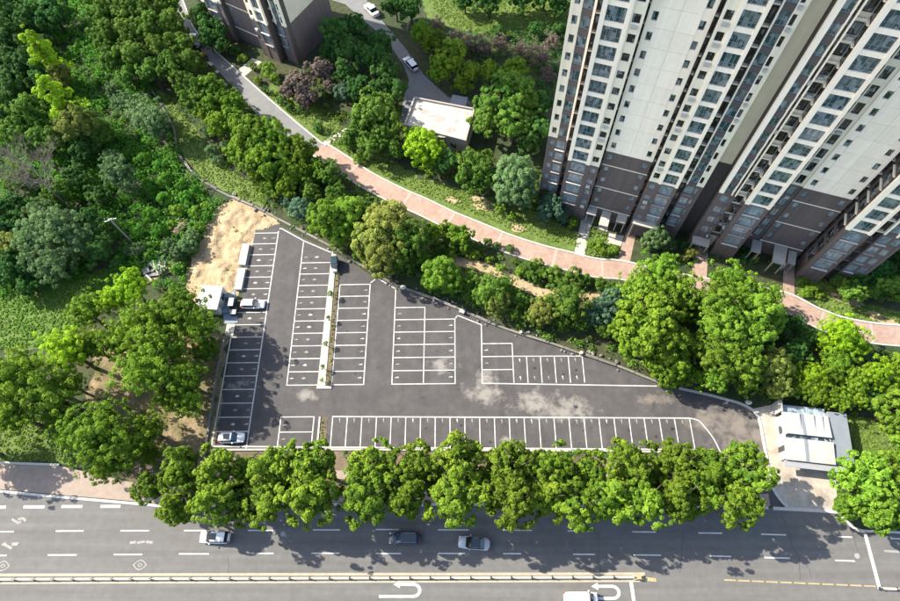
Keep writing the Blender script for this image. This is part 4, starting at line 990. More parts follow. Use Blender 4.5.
def fib(n, rng, zmin=-0.55):
    k = np.arange(n) + 0.5; z = 1 - (1 - zmin) * k / n; ph = k * 2.39996 + rng.uniform(0, 6.28)
    r = np.sqrt(np.clip(1 - z * z, 0, 1)); d = np.stack([r * np.cos(ph), r * np.sin(ph), z], 1)
    return d
def crown(seed, style):
    rng = np.random.default_rng(seed)
    if style == 'lobed':
        nb, ns, nl, lf = 19, 9, 54, .050; d = fib(nb, rng, -.55); d += rng.normal(size=d.shape) * .2
        stretch = np.array([1 + rng.uniform(-.14, .14), 1 + rng.uniform(-.14, .14), .95])
        cb = d * rng.uniform(.42, .74, (nb, 1)) * stretch; rb = rng.uniform(.24, .40, nb)
        e = rng.normal(size=(nb * ns, 3)); e /= np.linalg.norm(e, axis=1)[:, None]; o = np.repeat(d / np.linalg.norm(d, axis=1)[:, None], ns, 0)
        k = (e * o).sum(1); e[k < -.1] -= 2 * k[k < -.1][:, None] * o[k < -.1]
        c = np.repeat(cb, ns, 0) + e * (np.repeat(rb, ns) * rng.uniform(.6, 1.05, nb * ns))[:, None]; r = rng.uniform(.07, .17, nb * ns)
    elif style == 'fine':
        n1, nl, lf = 85, 105, .048; d = fib(n1, rng, -.55); d += rng.normal(size=d.shape) * .12
        lump = 1 + .16 * np.sin(d[:, :1] * 5 + rng.uniform(0, 6)) * np.cos(d[:, 1:2] * 4 + rng.uniform(0, 6))
        c = d * rng.uniform(.62, .9, (n1, 1)) * lump; r = rng.uniform(.13, .22, n1)
    elif style == 'tall':
        n1, nl, lf = 80, 95, .055; k = np.arange(n1) / n1
        z = -1.1 + 3.1 * k + rng.normal(size=n1) * .15; w = (.95 - .62 * k) * rng.uniform(.3, 1.15, n1) * (1 + .25 * np.sin(k * 19)); ph = k * 171
        c = np.stack([w * np.cos(ph), w * np.sin(ph), z], 1); r = rng.uniform(.14, .30, n1) * (1.15 - k * .4)
    elif style == 'shrub':
        n1, nl, lf = 16, 120, .085; d = fib(n1, rng, -.2); d += rng.normal(size=d.shape) * .2
        c = d * rng.uniform(.5, .78, (n1, 1)); r = rng.uniform(.26, .42, n1)
    elif style == 'feather':
        n1, nl, lf = 130, 66, .040; d = fib(n1, rng, -.5); d += rng.normal(size=d.shape) * .16
        lump = 1 + .22 * np.sin(d[:, :1] * 5.5 + rng.uniform(0, 6)) * np.cos(d[:, 1:2] * 5 + rng.uniform(0, 6)) + .12 * np.sin(d[:, 2:3] * 8 + rng.uniform(0, 6))
        c = d * rng.uniform(.5, .98, (n1, 1)) * lump; r = rng.uniform(.08, .19, n1)
    elif style == 'sparse':
        n1, nl, lf = 60, 55, .05; d = fib(n1, rng, -.5); d += rng.normal(size=d.shape) * .2
        c = d * rng.uniform(.45, .95, (n1, 1)); r = rng.uniform(.14, .26, n1)
    v, t = leaf_cloud(rng, c, r, nl, lf)
    if style in ('lobed', 'fine', 'tall', 'feather'):          # bigger inner leaves, added to close gaps and make the shadows solid
        ci = c[::(4 if len(c) < 60 else 9)] * .45; v2, t2 = leaf_cloud(rng, ci, np.full(len(ci), .26), 60 if style == 'lobed' else 40, .13); v = np.concatenate([v, v2]); t = np.concatenate([t, t2])
    if style != 'tall': v = v / np.percentile(np.linalg.norm(v[:, :2], axis=1), 98)
    return leaf_mesh('crown', v, t)
def trunk(seed, style):
    rnd = random.Random(seed); mb = MB(); z0 = -1.45
    if style == 'shrub':
        for k in range(4): a = k * 1.6 + rnd.random(); mb.tube([(0, 0, -.75), (.2 * math.cos(a), .2 * math.sin(a), -.2), (.45 * math.cos(a), .45 * math.sin(a), .3)], [.05, .04, .015], 5)
        return mb.mesh('trunk')
    topz = 1.8 if style == 'tall' else .35
    if style == 'tall': z0 = -2.2
    mb.tube([(0, 0, z0), (.02, .01, z0 + .5), (.04, -.02, -.3), (0, .03, topz)], [.085, .068, .055, .02], 8)
    for k in range(7 if style != 'tall' else 10):
        a = k * 2.4 + rnd.random(); zb = -.75 + .13 * k + (0 if style != 'tall' else .15 * k - .5); l = rnd.uniform(.55, .8) * (1 if style != 'tall' else .7)
        mb.tube([(0, 0, zb), (l * .5 * math.cos(a), l * .5 * math.sin(a), zb + .28), (l * math.cos(a + .2), l * math.sin(a + .2), zb + .55)], [.04, .026, .008], 5)
    return mb.mesh('trunk')
PROTO = {}
for st_, nv in [('lobed', 6), ('fine', 5), ('tall', 2), ('shrub', 4), ('sparse', 2), ('feather', 6)]:
    PROTO[st_] = []
    for k in range(nv):
        c = crown(100 + k * 7 + len(st_), st_); c.materials.append(MAT['leaf_green']); t = trunk(k + 3, st_); t.materials.append(MAT['bark'])
        PROTO[st_].append((c, t))
PR = random.Random(77)
CZ = {'shrub': .72, 'tall': 2.2}
def plant(name, style, px, py, rpx, leafm, label, cat, hz=1.0, zoff=0.0, sq=1.0, group=None):
    """a tree whose crown centre is seen at the photo point"""
    cz = CZ.get(style, 1.45) * hz; rpx *= {'feather': 1.14, 'lobed': 1.17, 'fine': 1.06}.get(style, 1.0)
    x, y = G(px, py, 4); R = rpx * depth(x, y, 4) / FPX
    for _ in range(3): x, y = G(px, py, cz * R); R = rpx * depth(x, y, cz * R) / FPX
    r = empty(name, (x, y, 0)); tag(r, label, cat, group or label)
    c, t = PROTO[style][PR.randrange(len(PROTO[style]))]
    for nm, me in (('trunk', t), ('crown', c)):
        o = link(nm, me, None, r); o.location = (0, 0, cz * R); o.rotation_euler.z = PR.uniform(0, 6.28) if nm == 'crown' else 0
        if nm == 'crown':
            o.scale = (R, R, R * PR.uniform(.85, 1.1) * sq); o.material_slots[0].link = 'OBJECT'; o.material_slots[0].material = MAT[leafm]
        else: o.scale = (R, R, R * hz)
    return r
ADJ = {'leaf_green': 'mid-green', 'leaf_mid': 'plain green', 'leaf_street': 'bright leafy', 'leaf_bright': 'fresh green', 'leaf_yellow': 'yellow-green', 'leaf_dark': 'dark green', 'leaf_grey': 'grey-green', 'leaf_blue': 'bluish green', 'leaf_tan': 'olive-tan', 'leaf_brown': 'brownish purple', 'leaf_vine': 'vivid green'}
LAND = {}
ORD = ['nearest', 'second nearest', 'third nearest', 'fourth nearest']
NUM = ['first', 'second', 'third', 'fourth', 'fifth', 'sixth', 'seventh', 'eighth', 'ninth', 'tenth', 'eleventh', 'twelfth', 'thirteenth', 'fourteenth', 'fifteenth', 'sixteenth', 'seventeenth']
def grove(where, style, leafm, lst, name='broadleaf_tree', kind='tree', hz=1.0, row=None):
    """plants of one kind in one place; labels count from a landmark one can find"""
    sz = {'lobed': 'broad', 'fine': 'dense', 'tall': 'slender', 'shrub': 'rounded', 'sparse': 'thin', 'feather': 'feathery'}[style]
    base = '%s %s %s %s' % (ADJ[leafm], sz, kind, where)
    lm, lp = LAND.get(where, (None, None))
    rank = sorted(range(len(lst)), key=lambda i: math.hypot(lst[i][0] - lp[0], lst[i][1] - lp[1])) if lm else []
    for i, a in enumerate(lst):
        lab = base
        if row: lab = '%s %s, %s from the gatehouse' % (ADJ[leafm], where, NUM[sorted(range(len(lst)), key=lambda q: -lst[q][0]).index(i)])
        elif lm and len(lst) > 1:
            k = rank.index(i)
            lab = base + (', %s the %s' % (ORD[k], lm) if k < 4 else ', farther from the %s' % lm)
        plant(name, style, a[0], a[1], a[2], leafm, lab, kind, hz, group=base)
BR = 'street_tree'
grove('street tree in the row along the road kerb', 'lobed', 'leaf_street', [(151, 486, 17.4), (176, 508, 19.4), (214, 499, 24.6), (243, 503, 19.4), (268, 501, 23.6), (310, 495, 27.6), (366, 496, 27.6), (406, 496, 25.7), (455, 496, 28.7), (513, 499, 26.7), (546, 493, 24.6), (579, 503, 23.6), (610, 497, 24.6), (641, 500, 25.7), (678, 499, 25.7), (704, 493, 22.5), (741, 503, 24.6)], BR, row=True, hz=1.5)
grove('street tree in the row along the parking bays', 'lobed', 'leaf_street', [(181, 469, 21.6), (218, 468, 23.7), (246, 474, 16.5), (275, 469, 24.6), (312, 465, 25.7), (371, 466, 25.7), (415, 468, 23.7), (462, 462, 24.6), (513, 465, 23.7), (555, 467, 22.6), (588, 472, 20.6), (630, 463, 25.7), (674, 463, 22.6), (708, 468, 23.7), (744, 469, 24.6)], BR, row=True, hz=1.5)
LAND['between the two street-tree rows'] = ('gatehouse', (812, 437))
grove('between the two street-tree rows', 'feather', 'leaf_street', [(198, 484, 15), (244, 488, 15), (292, 482, 17), (392, 482, 17), (436, 480, 17), (487, 482, 19), (531, 482, 17), (566, 484, 17), (622, 480, 17), (659, 482, 17), (692, 480, 15), (724, 484, 17)], BR, hz=1.4)
LAND['beside the road junction'] = ('stop line', (870, 550))
grove('beside the road junction', 'lobed', 'leaf_bright', [(866, 478, 25), (880, 508, 23), (846, 505, 14), (893, 470, 20)])
grove('behind the gatehouse lawn', 'lobed', 'leaf_bright', [(893, 412, 18), (905, 435, 16)])
# big trees left of the lot
W1 = 'in the clump beside the bays'; LAND[W1] = ('container shed', (209, 297))
grove(W1, 'feather', 'leaf_yellow', [(130, 288, 20), (113, 300, 15), (68, 352, 24)], hz=1.25)
grove(W1, 'feather', 'leaf_green', [(86, 312, 18), (150, 325, 26), (180, 310, 25), (198, 326, 22), (160, 348, 28), (147, 368, 30), (182, 378, 24), (188, 402, 18), (118, 340, 22), (90, 345, 20), (205, 350, 14), (170, 398, 18)], hz=1.15)
LAND['above the brown sidewalk'] = ('corner-bay car', (231, 437)); LAND['at the meadow edge'] = ('brown sidewalk', (20, 475)); LAND['beside the road junction'] = ('stop line', (870, 550))
grove('above the brown sidewalk', 'feather', 'leaf_green', [(100, 430, 32), (130, 445, 26), (74, 432, 20), (104, 462, 22), (148, 430, 18), (60, 415, 14), (150, 455, 13)], hz=1.0)
grove('at the meadow edge', 'feather', 'leaf_green', [(-48, 440, 26), (-22, 448, 18), (18, 375, 30), (48, 395, 26), (12, 415, 24), (-8, 395, 22), (70, 385, 15)], hz=1.15)
# wood on the left
W2 = 'in the wood'; LAND[W2] = ('utility pole', (127, 235))
grove(W2, 'lobed', 'leaf_dark', [(8, 10, 18), (30, 18, 17), (12, 38, 18), (52, 14, 17), (20, 66, 20), (12, 88, 17), (44, 78, 15), (82, 148, 15), (75, 175, 14), (8, 208, 18), (10, 230, 20), (15, 268, 20), (88, 222, 17), (98, 250, 17), (-10, 30, 18), (-8, 110, 18), (98, 196, 12), (28, 285, 14), (45, 45, 12), (-12, 250, 20), (-10, 70, 18)], hz=.7)
grove(W2, 'lobed', 'leaf_mid', [(33, 112, 18), (18, 130, 17), (60, 140, 17), (40, 135, 15), (98, 135, 15), (55, 195, 15), (20, 180, 14)], hz=.75)
grove(W2, 'feather', 'leaf_grey', [(60, 228, 24), (36, 238, 20), (54, 264, 20), (78, 242, 18), (42, 214, 15), (150, 118, 18), (140, 108, 13), (122, 103, 12), (117, 172, 15), (130, 186, 11), (158, 128, 13), (30, 262, 15), (112, 158, 9)])
grove(W2, 'tall', 'leaf_yellow', [(62, 104, 17), (46, 58, 16)], 'slender_tree')
grove(W2, 'fine', 'leaf_tan', [(77, 124, 19), (10, 246, 15), (60, 75, 12)], hz=1.2)
plant('creeper_covered_stump', 'fine', 113, 90, 8, 'leaf_grey', 'small stump wrapped in pale creeper beside the thicket', 'stump', 1.2)
W3 = 'beside the asphalt lane'; LAND[W3] = ('tan tower', (290, 70))
grove(W3, 'lobed', 'leaf_mid', [(103, 12, 15), (125, 8, 16), (148, 8, 16), (168, 2, 14), (108, 35, 15), (130, 32, 17), (152, 28, 16), (172, 24, 15), (112, 58, 13), (136, 55, 16), (158, 48, 15), (180, 45, 14), (150, 68, 14), (170, 65, 15), (190, 62, 13), (128, 74, 11), (185, 82, 13), (205, 88, 13), (192, 100, 12), (100, -6, 15), (140, -8, 15)], hz=1.2)
grove(W3, 'lobed', 'leaf_green', [(214, 98, 15), (232, 104, 15), (218, 125, 14), (236, 122, 14), (250, 132, 18), (268, 143, 19), (255, 158, 17), (276, 162, 18), (240, 150, 13), (292, 172, 15), (205, 112, 11), (262, 178, 11)], hz=1.0)
grove(W3, 'shrub', 'leaf_grey', [(212, 152, 9), (207, 130, 9), (218, 160, 7), (225, 148, 7)], 'shrub', 'shrub')
W4 = 'on the bank above the lot'; LAND[W4] = ('switch cabinet', (334, 262))
grove(W4, 'lobed', 'leaf_green', [(300, 152, 17), (286, 150, 14), (318, 170, 12), (287, 186, 14), (272, 186, 11), (460, 236, 13), (446, 230, 10), (432, 232, 11)], hz=.9)
grove(W4, 'lobed', 'leaf_mid', [(330, 174, 14), (336, 193, 12), (305, 176, 12), (310, 192, 12), (356, 206, 13)], hz=.9)
grove(W4, 'fine', 'leaf_bright', [(325, 220, 21), (347, 216, 19), (340, 232, 15), (441, 274, 19), (432, 280, 12), (450, 284, 12)], hz=.95)
grove(W4, 'fine', 'leaf_tan', [(388, 225, 24), (374, 238, 22), (382, 255, 22), (543, 311, 15), (497, 303, 13), (773, 366, 18), (777, 386, 15)], hz=.95)
grove(W4, 'feather', 'leaf_mid', [(470, 281, 10), (520, 300, 10), (532, 318, 9), (468, 296, 8), (515, 313, 8), (582, 322, 9), (604, 330, 9), (560, 322, 9), (620, 312, 10), (410, 240, 20), (400, 258, 18), (370, 218, 14), (365, 252, 13), (490, 290, 17), (505, 284, 11), (568, 302, 20), (552, 306, 13), (420, 256, 12), (478, 296, 9)], hz=.9)
grove(W4, 'fine', 'leaf_blue', [(300, 209, 12), (603, 310, 15), (613, 298, 12), (590, 316, 11), (290, 200, 9)], hz=.9)
W5 = 'beside the brick path'; LAND[W5] = ('concrete entrance path', (580, 235))
grove(W5, 'shrub', 'leaf_bright', [(475, 255, 6.5), (490, 260, 5.5), (453, 253, 8), (520, 272, 7), (537, 264, 8), (500, 268, 6), (513, 290, 6)], 'shrub', 'shrub')
grove(W5, 'shrub', 'leaf_mid', [(488, 243, 6.5), (497, 246, 5), (510, 248, 5.5), (478, 246, 6), (466, 250, 8), (527, 268, 9), (553, 274, 11), (542, 272, 9), (573, 277, 12), (585, 280, 9), (562, 282, 8), (600, 284, 8), (533, 277, 8), (515, 262, 5), (612, 288, 9), (440, 250, 8)], 'shrub', 'shrub')
W6 = 'before the high-rises'; LAND[W6] = ('gatehouse', (812, 437))
grove(W6, 'feather', 'leaf_bright', [(660, 272, 22), (640, 288, 22), (676, 290, 21), (654, 300, 20), (728, 282, 20), (718, 302, 25), (757, 308, 24), (744, 292, 20), (722, 330, 25), (752, 335, 22), (718, 356, 24), (742, 364, 20), (716, 378, 16), (746, 384, 12), (772, 296, 12), (770, 320, 15)], hz=1.25)
grove(W6, 'lobed', 'leaf_green', [(650, 324, 30), (636, 342, 20), (668, 345, 24), (676, 362, 18), (662, 366, 17), (672, 380, 11), (690, 345, 14), (695, 375, 12), (622, 330, 13), (690, 310, 14)], hz=1.1)
grove(W6, 'fine', 'leaf_grey', [(656, 238, 13), (668, 244, 8), (648, 244, 8)], hz=.9)
grove(W6, 'shrub', 'leaf_tan', [(690, 253, 7), (684, 258, 5), (756, 258, 5)], 'shrub', 'shrub')
grove(W6, 'shrub', 'leaf_bright', [(597, 248, 5), (603, 251, 5.5), (610, 252, 5.5), (616, 250, 5), (591, 244, 4.5), (600, 243, 5), (813, 289, 7), (803, 282, 6), (806, 293, 6), (820, 296, 5), (596, 222, 4)], 'hedge_shrub', 'shrub')
W7 = 'by the path bend'; LAND[W7] = ('gatehouse', (812, 437))
grove(W7, 'feather', 'leaf_yellow', [(842, 334, 20), (856, 345, 15), (878, 374, 17), (812, 376, 14), (830, 345, 13)], hz=1.0)
grove(W7, 'feather', 'leaf_green', [(818, 392, 14), (800, 388, 12), (838, 362, 16), (856, 380, 15), (828, 378, 13), (838, 398, 13), (858, 398, 12), (790, 372, 12), (892, 392, 14), (900, 366, 14)], hz=.9)
grove(W7, 'lobed', 'leaf_dark', [(878, 268, 17), (896, 262, 15), (862, 278, 12), (796, 350, 14), (808, 338, 10), (780, 330, 11), (795, 322, 7), (838, 278, 8), (870, 398, 12), (885, 255, 12)], hz=.9)
grove(W7, 'lobed', 'leaf_mid', [(852, 290, 12), (890, 285, 15), (872, 292, 11), (842, 284, 8), (905, 290, 14)], hz=.9)
W8 = 'near the flat-roofed house'; LAND[W8] = ('white flat roof', (440, 118))
grove(W8, 'lobed', 'leaf_yellow', [(424, 146, 18), (416, 138, 12), (430, 158, 12)], hz=.9)
grove(W8, 'lobed', 'leaf_mid', [(476, 165, 19), (490, 176, 15), (470, 180, 12), (500, 102, 22), (488, 120, 18), (522, 98, 20), (515, 122, 18), (371, 110, 21), (384, 126, 15), (360, 126, 14), (396, 150, 10), (350, 140, 10), (370, 145, 13), (388, 140, 11)], hz=1.05)
grove(W8, 'fine', 'leaf_grey', [(516, 176, 22), (522, 192, 18), (508, 192, 14)], hz=1.2)
grove(W8, 'lobed', 'leaf_dark', [(540, 106, 15), (536, 128, 14), (530, 142, 12), (386, 68, 15), (372, 58, 14), (380, 44, 14), (345, 70, 13), (395, 90, 13), (380, 88, 14), (360, 88, 13), (450, 160, 12), (440, 168, 9), (545, 200, 9)], hz=1.1)
grove(W8, 'lobed', 'leaf_green', [(420, 32, 11), (432, 42, 12), (448, 60, 15), (440, 72, 11), (472, 72, 13), (490, 72, 13), (516, 68, 14), (462, 84, 10), (505, 78, 10), (458, 50, 8)], hz=1.0)
grove(W8, 'lobed', 'leaf_blue', [(344, 92, 12), (552, 206, 13), (560, 214, 8), (544, 214, 8)], hz=.9)
grove(W8, 'shrub', 'leaf_bright', [(573, 223, 8), (575, 212, 6), (500, 208, 7), (513, 216, 6), (358, 160, 6), (348, 145, 6)], 'shrub', 'shrub')
W9 = 'at the tan tower'; LAND[W9] = ('red scooter', (206, 56))
grove(W9, 'lobed', 'leaf_dark', [(336, 32, 16), (356, 26, 14), (350, 48, 15), (330, 52, 12), (366, 40, 12), (203, 14, 12), (214, 30, 12), (208, 40, 9), (410, 8, 13), (395, 4, 12), (222, 44, 8)], hz=1.0)
grove(W9, 'lobed', 'leaf_brown', [(300, 82, 13), (322, 70, 14), (306, 96, 10), (290, 90, 9), (330, 84, 9)], 'copper_leaved_tree', hz=.9)
grove(W9, 'shrub', 'leaf_bright', [(268, 70, 10), (275, 78, 7), (242, 58, 6), (258, 80, 5), (252, 66, 5)], 'shrub', 'shrub')
grove(W9, 'shrub', 'leaf_dark', [(282, 100, 6), (300, 110, 5), (318, 128, 6), (265, 90, 5), (235, 50, 7), (290, 108, 5)], 'shrub', 'shrub')
W10 = 'on the scrubland'; LAND[W10] = ('white flat roof', (440, 118))
grove(W10, 'sparse', 'leaf_brown', [(471, 44, 13), (500, 44, 11), (540, 55, 15), (548, 74, 10), (437, 24, 9), (522, 50, 10), (455, 38, 9), (485, 50, 10), (552, 42, 9)], 'scrub_bush', 'bush', hz=.6)
grove(W10, 'lobed', 'leaf_dark', [(490, 0, 15), (520, -2, 14), (560, 4, 12), (465, 2, 10), (545, -6, 14), (500, 30, 6), (535, 28, 8), (560, 30, 8)], hz=.8)
# thicket between wall and mound
W11 = 'beside the earth mound'; LAND[W11] = ('collapsed hut', (157, 267))
grove(W11, 'shrub', 'leaf_bright', [(178, 211, 8), (196, 212, 8), (206, 206, 6), (172, 225, 7), (200, 226, 7)], 'bush', 'bush')
grove(W11, 'fine', 'leaf_grey', [(188, 246, 10), (178, 252, 9), (170, 245, 8), (192, 236, 8), (138, 250, 8), (128, 252, 6)], 'bush', 'bush', hz=.6)
grove(W11, 'shrub', 'leaf_vine', [(165, 200, 10), (150, 190, 10), (185, 198, 9), (195, 190, 7), (150, 215, 10), (140, 230, 9), (158, 232, 10), (165, 180, 10), (205, 216, 6), (178, 270, 7), (150, 255, 8), (145, 160, 9), (160, 165, 8), (172, 160, 7), (118, 262, 8), (182, 186, 8)], 'bush', 'bush')
# saplings on the island
for i, (x, y, r) in enumerate([(330.5, 293.5, 3.4), (328.5, 317.5, 3.0), (325.5, 343.5, 3.2), (322.8, 366.5, 3.0), (322, 380, 2.6)]):
    plant('sapling', 'shrub', x, y, r, 'leaf_green', 'staked young sapling planted in the strip of the parking island', 'sapling', 3.6)
# bare dead tree
dt = empty('dead_tree', (*G(72, 210), 0)); tag(dt, 'bare brown dead tree standing in the dark wood', 'tree')
def branches(seed, h):
    rnd = random.Random(seed); mb = MB(); tw = MB()
    def grow(p, d, l, r, n, tgt):
        q = p + d * l; m_ = p.lerp(q, .5) + Vector((rnd.uniform(-.1, .1), rnd.uniform(-.1, .1), 0)) * l
        tgt.tube([p, m_, q], [r, r * .8, r * .55], 5, False)
        if n == 0: return
        for k in range(rnd.choice((3, 3, 4))):
            v = (d + Vector((rnd.uniform(-.9, .9), rnd.uniform(-.9, .9), rnd.uniform(-.25, .55)))).normalized()
            grow(p.lerp(q, rnd.uniform(.55, 1)), v, l * rnd.uniform(.55, .78), r * .58, n - 1, tw)
    mb.tube([(0, 0, 0), (.1, 0, h * .25), (-.1, .1, h * .5)], [.26, .2, .16], 8)
    base = Vector((-.1, .1, h * .48))
    for k in range(6):
        a = k * 1.05; grow(base + Vector((0, 0, k * .25)), Vector((math.cos(a) * .6, math.sin(a) * .6, .75)).normalized(), h * .24, .12, 5, mb if k < 1 else tw)
    return mb, tw
mb, tw = branches(4, 17); mb.build('trunk', 'dead_wood', dt); tw.build('crown', 'dead_wood', dt)
# boulders
def rock(name, px, py, r, m, label, group=None):
    bm = bmesh.new(); bmesh.ops.create_icosphere(bm, subdivisions=2, radius=1); rr = random.Random(int(px * 7 + py))
    for v in bm.verts: v.co *= rr.uniform(.78, 1.15); v.co.z *= .65
    me = bpy.data.meshes.new(name); bm.to_mesh(me); bm.free(); o = link(name, me, m); o.location = (*G(px, py, r * .3), r * .3); o.scale = (r, r * rr.uniform(.7, 1), r); o.rotation_euler.z = rr.uniform(0, 6)
    return tag(o, label, 'rock', group)
rock('boulder', 182, 227, 1.5, 'rock_brown', 'large brown earth clod in the thicket above the mound'); rock('boulder', 178, 231, 1.1, 'rock_brown', 'smaller brown earth clod beside the large one'); rock('boulder', 178, 266, 1.2, 'rock_brown', 'brown clod beside the collapsed hut')
rnd = random.Random(9)
for i in range(70):
    t = rnd.uniform(6, 20.9); k = int(t); a, b = Vector(wall_pts[k]), Vector(wall_pts[k + 1]); p = a.lerp(b, t - k); d = (b - a).normalized(); nn_ = Vector((-d.y, d.x)); p += nn_ * rnd.choice((-.62, .75, .9))
    bm = bmesh.new(); bmesh.ops.create_icosphere(bm, subdivisions=1, radius=1)
    for v in bm.verts: v.co *= rnd.uniform(.75, 1.15)
    me = bpy.data.meshes.new('stone'); bm.to_mesh(me); bm.free(); o = link('stone', me, 'stone'); s_ = rnd.uniform(.16, .38); o.scale = (s_ * 1.3, s_, s_ * .8); o.location = (p.x, p.y, s_ * .5); o.rotation_euler.z = rnd.uniform(0, 6)
    tag(o, 'loose grey stone lying along the foot of the boundary wall', 'stone', 'loose stones along the boundary wall')
# bollards on the wall side and a yellow drum
for px, py, lb in [(434, 300.5, 'short white marker post on the boundary wall beside the fresh green tree'), (520.5, 334, 'short white marker post on the boundary wall above the upright bays')]:
    o = empty('marker_post', (*G(px, py), 0)); tag(o, lb, 'post'); MB().tube([(0, 0, 0), (0, 0, 1.0)], [.2, .18], 10).build('shaft', 'white_metal', o); MB().box(-.22, .22, -.22, .22, 1.0, 1.1).build('cap', 'white_panel', o)
o = empty('drum', (*G(581.5, 352.5, .8), 0)); tag(o, 'yellow drum standing at the wall by the end bay', 'drum'); MB().tube([(0, 0, 0), (0, 0, .85)], [.33, .33], 14).build('barrel', 'paint_yellow', o); MB().tube([(0, 0, .852), (0, 0, .9)], [.3, .3], 14).build('lid', 'white_panel', o)
o = empty('equipment_box', (*G(462, 311.5, .6), 0), -.4); tag(o, 'pale blue equipment box on the boundary wall by the paired bays', 'box'); MB().box(-.45, .45, -.3, .3, 0, .75).build('body', 'blue_concrete', o); MB().box(-.5, .5, -.35, .35, .752, .82).build('lid', 'white_panel', o)
for px, py, lb in [(403, 287.5, 'white bag dumped on the wall below the olive trees'), (748.5, 402.5, 'white bag left behind the exit kerb')]:
    bm = bmesh.new(); bmesh.ops.create_icosphere(bm, subdivisions=2, radius=1); rr = random.Random(int(px))
    for v in bm.verts: v.co *= rr.uniform(.8, 1.1); v.co.z *= .6
    me = bpy.data.meshes.new('sack'); bm.to_mesh(me); bm.free(); o = link('sack', me, 'ac_white'); o.location = (*G(px, py, .3), .35); o.scale = (.6, .45, .6); tag(o, lb, 'sack')
for px, py in [(466, 313.5), (470, 315.5), (483, 320.5), (488, 323.5), (497, 327)]:
    bm = bmesh.new(); bmesh.ops.create_icosphere(bm, subdivisions=2, radius=1); rr = random.Random(int(px))
    for v in bm.verts: v.co *= rr.uniform(.8, 1.1); v.co.z *= .6
    me = bpy.data.meshes.new('sack'); bm.to_mesh(me); bm.free(); o = link('sack', me, 'dark_metal'); o.location = (*G(px, py - 2.2, .3), .3); o.scale = (.5, .4, .5); tag(o, 'black rubbish sack heaped against the boundary wall', 'sack', 'black sacks along the wall')

# ------------------------------------------------------------------ ground cover (nobody could count it)
def inside(poly, x, y):
    c = False; n = len(poly); j = n - 1
    for i in range(n):
        if (poly[i][1] > y) != (poly[j][1] > y) and x < (poly[j][0] - poly[i][0]) * (y - poly[i][1]) / (poly[j][1] - poly[i][1]) + poly[i][0]: c = not c
        j = i
    return c
def cover(name, polys, dens, rad, nleaf, leaf, m, label, cat, seed, holes=(), zc=.3):
    rng = np.random.default_rng(seed); C = []; Rr = []
    for poly in polys:
        xs = [p[0] for p in poly]; ys = [p[1] for p in poly]; n = int((max(xs) - min(xs)) * (max(ys) - min(ys)) * dens)
        X = rng.uniform(min(xs), max(xs), n); Y = rng.uniform(min(ys), max(ys), n)
        for x, y in zip(X, Y):
            if inside(poly, x, y) and not any(inside(h, x, y) for h in holes):
                r = rad * rng.uniform(.55, 1.4); C.append((x, y, r * zc)); Rr.append(r)
    C = np.array(C); Rr = np.array(Rr); m_ = len(C) * nleaf
    d = rng.normal(size=(m_, 3)); d[:, 2] = np.abs(d[:, 2]); d /= np.linalg.norm(d, axis=1)[:, None]
    p = np.repeat(C, nleaf, 0) + d * (np.repeat(Rr, nleaf) * rng.uniform(.6, 1.05, m_))[:, None]
    nrm = d + rng.normal(size=(m_, 3)) * .5 + np.array([0, 0, .5]); nrm /= np.linalg.norm(nrm, axis=1)[:, None]
    t = np.cross(nrm, rng.normal(size=(m_, 3))); t /= np.linalg.norm(t, axis=1)[:, None]; b = np.cross(nrm, t)
    s = leaf * rng.uniform(.6, 1.4, m_); t *= s[:, None]; b *= (s * .6)[:, None]
    v = np.stack([p - t, p - b, p + t, p + b], 1).reshape(-1, 3)
    tint = np.clip(np.repeat(rng.uniform(0, 1, len(C)), nleaf) * .6 + rng.uniform(0, 1, m_) * .4, 0, 1)
    o = link(name, leaf_mesh(name, v, tint), m); tag(o, label, cat, kind='stuff')
    return o
wood = GP([(-40, -10), (100, -10), (150, 80), (176, 150), (205, 186), (222, 205), (202, 238), (186, 272), (180, 296), (120, 268), (60, 290), (-40, 300)])
cover('undergrowth', [wood], .55, 1.25, 46, .24, 'leaf_vine', 'dense vivid green undergrowth covering the floor of the wood', 'undergrowth', 1)
bank = GP([(235, 196), (290, 150), (345, 180), (400, 208), (470, 243), (560, 270), (630, 282), (700, 295), (780, 312), (870, 348), (900, 360), (900, 412), (850, 415), (770, 400), (690, 385), (600, 358), (520, 330), (440, 298), (380, 274), (300, 228)])
dpoly = offset(dp, 1.3) + offset(dp, -1.3)[::-1]; ppoly = offset(pth, PW / 2 + .7) + offset(pth, -PW / 2 - .7)[::-1]
cover('ground_cover', [bank], .30, .85, 34, .20, 'leaf_mid', 'low green ground cover on the bank between path and lot wall', 'ground cover', 2, (dpoly, ppoly, lot_poly))
belt = GP([(100, -12), (175, -12), (240, 96), (300, 160), (262, 190), (225, 165), (200, 135), (158, 88), (120, 40)])
gard = GP([(350, 100), (405, 95), (402, 128), (466, 145), (560, 180), (575, 205), (540, 212), (480, 192), (420, 175), (352, 130)])
laneP = laneL + laneR[::-1]
cover('ground_cover', [belt, gard, GP([(262, 92), (290, 80), (330, 60), (400, 70), (405, 95), (350, 100), (350, 130)])], .35, .9, 34, .20, 'leaf_green', 'green ground cover under the trees by the lane and the flat-roofed house', 'ground cover', 3, (laneP, ppoly))
scr = GP([(415, 20), (455, 32), (575, 22), (565, 90), (545, 100), (480, 90), (430, 60)])
cover('scrub', [scr], .4, 1.0, 30, .2, 'leaf_dark', 'dark scrub growing beyond the service road', 'scrub', 4)
east = GP([(640, 225), (700, 232), (780, 262), (800, 268), (850, 275), (905, 250), (905, 300), (850, 296), (800, 270), (690, 262)])
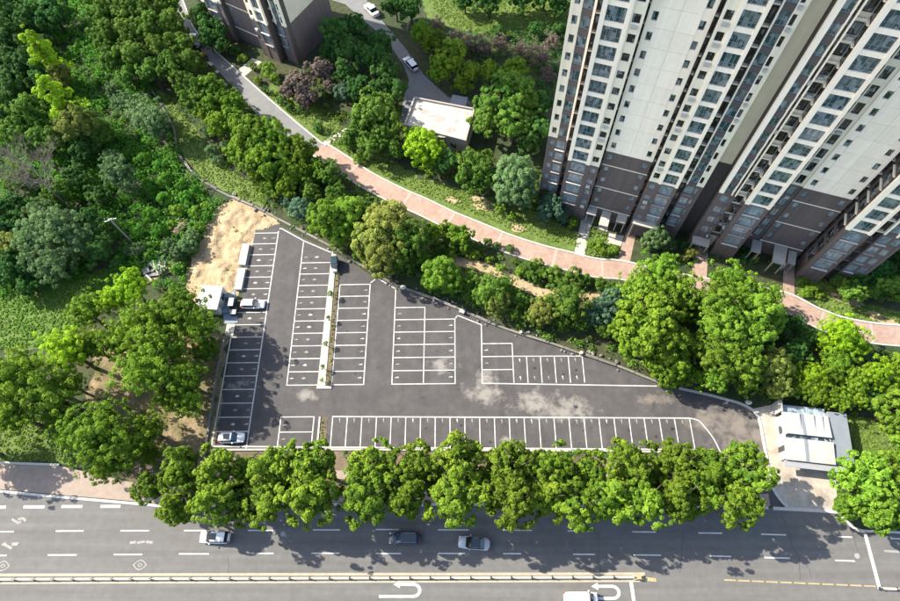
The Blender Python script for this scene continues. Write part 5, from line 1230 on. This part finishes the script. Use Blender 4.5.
cover('ground_cover', [east], .4, .7, 30, .18, 'leaf_dark', 'shaded ground cover at the foot of the towers', 'ground cover', 5, (ppoly,))
grassP = [GP([(146, 80), (158, 88), (200, 135), (225, 165), (262, 190), (268, 207), (240, 198), (205, 180), (180, 150), (165, 115)]), GP([(262, 92), (318, 134), (345, 158), (420, 192), (520, 232), (578, 248), (583, 236), (540, 212), (480, 195), (420, 178), (350, 130), (300, 95)]), GP([(797, 268), (820, 275), (850, 300), (900, 312), (900, 325), (872, 322), (842, 316), (797, 296)]), GP([(586, 226), (606, 232), (612, 246), (622, 262), (585, 254)]), GP([(846, 415), (905, 425), (905, 465), (846, 455)]), GP([(415, -12), (580, -16), (575, 22), (520, 36), (455, 30)]), GP([(0, 420), (60, 415), (75, 462), (0, 461)])]
cover('grass', grassP, 5.5, .18, 7, .15, 'leaf_grass', 'sunlit yellow-green grass tufts on the lawns and verges', 'grass', 6, (ppoly, laneP), zc=.05)
cover('grass', [GP([(-60, 290), (40, 285), (110, 268), (140, 275), (110, 300), (60, 345), (0, 350), (-60, 360)])], 6.0, .22, 8, .17, 'leaf_meadow', 'rough green grass of the meadow beside the wood', 'grass', 7, zc=.05)
cover('weeds', [GP([(100, 345), (150, 330), (226, 340), (214, 440), (200, 470), (150, 480), (100, 455), (85, 400)])], .16, .5, 22, .16, 'leaf_tan', 'thin dry weeds on the bare soil under the big trees', 'weeds', 8)
cover('hedge', [GP([(213, 451.5), (330, 451.2), (600, 452.6), (722, 455), (722, 459), (600, 457), (330, 456), (211, 457)])], 1.6, .5, 26, .13, 'leaf_dark', 'dark clipped hedge between lot kerb and street trees', 'hedge', 9)
cover('island_planting', [GP([(336.8, 263), (340.2, 263), (331.2, 384), (326.0, 384)]), GP([(322, 418), (327.5, 418), (325, 447), (319, 447)])], 2.2, .22, 14, .10, 'leaf_tan', 'dry olive planting in the strips of the parking lot', 'planting', 10, zc=.8)
cover('weeds', [sand_poly], .10, .35, 14, .13, 'leaf_tan', 'scattered weeds on the bare earth mound', 'weeds', 11)
print('objects', len(bpy.data.objects))
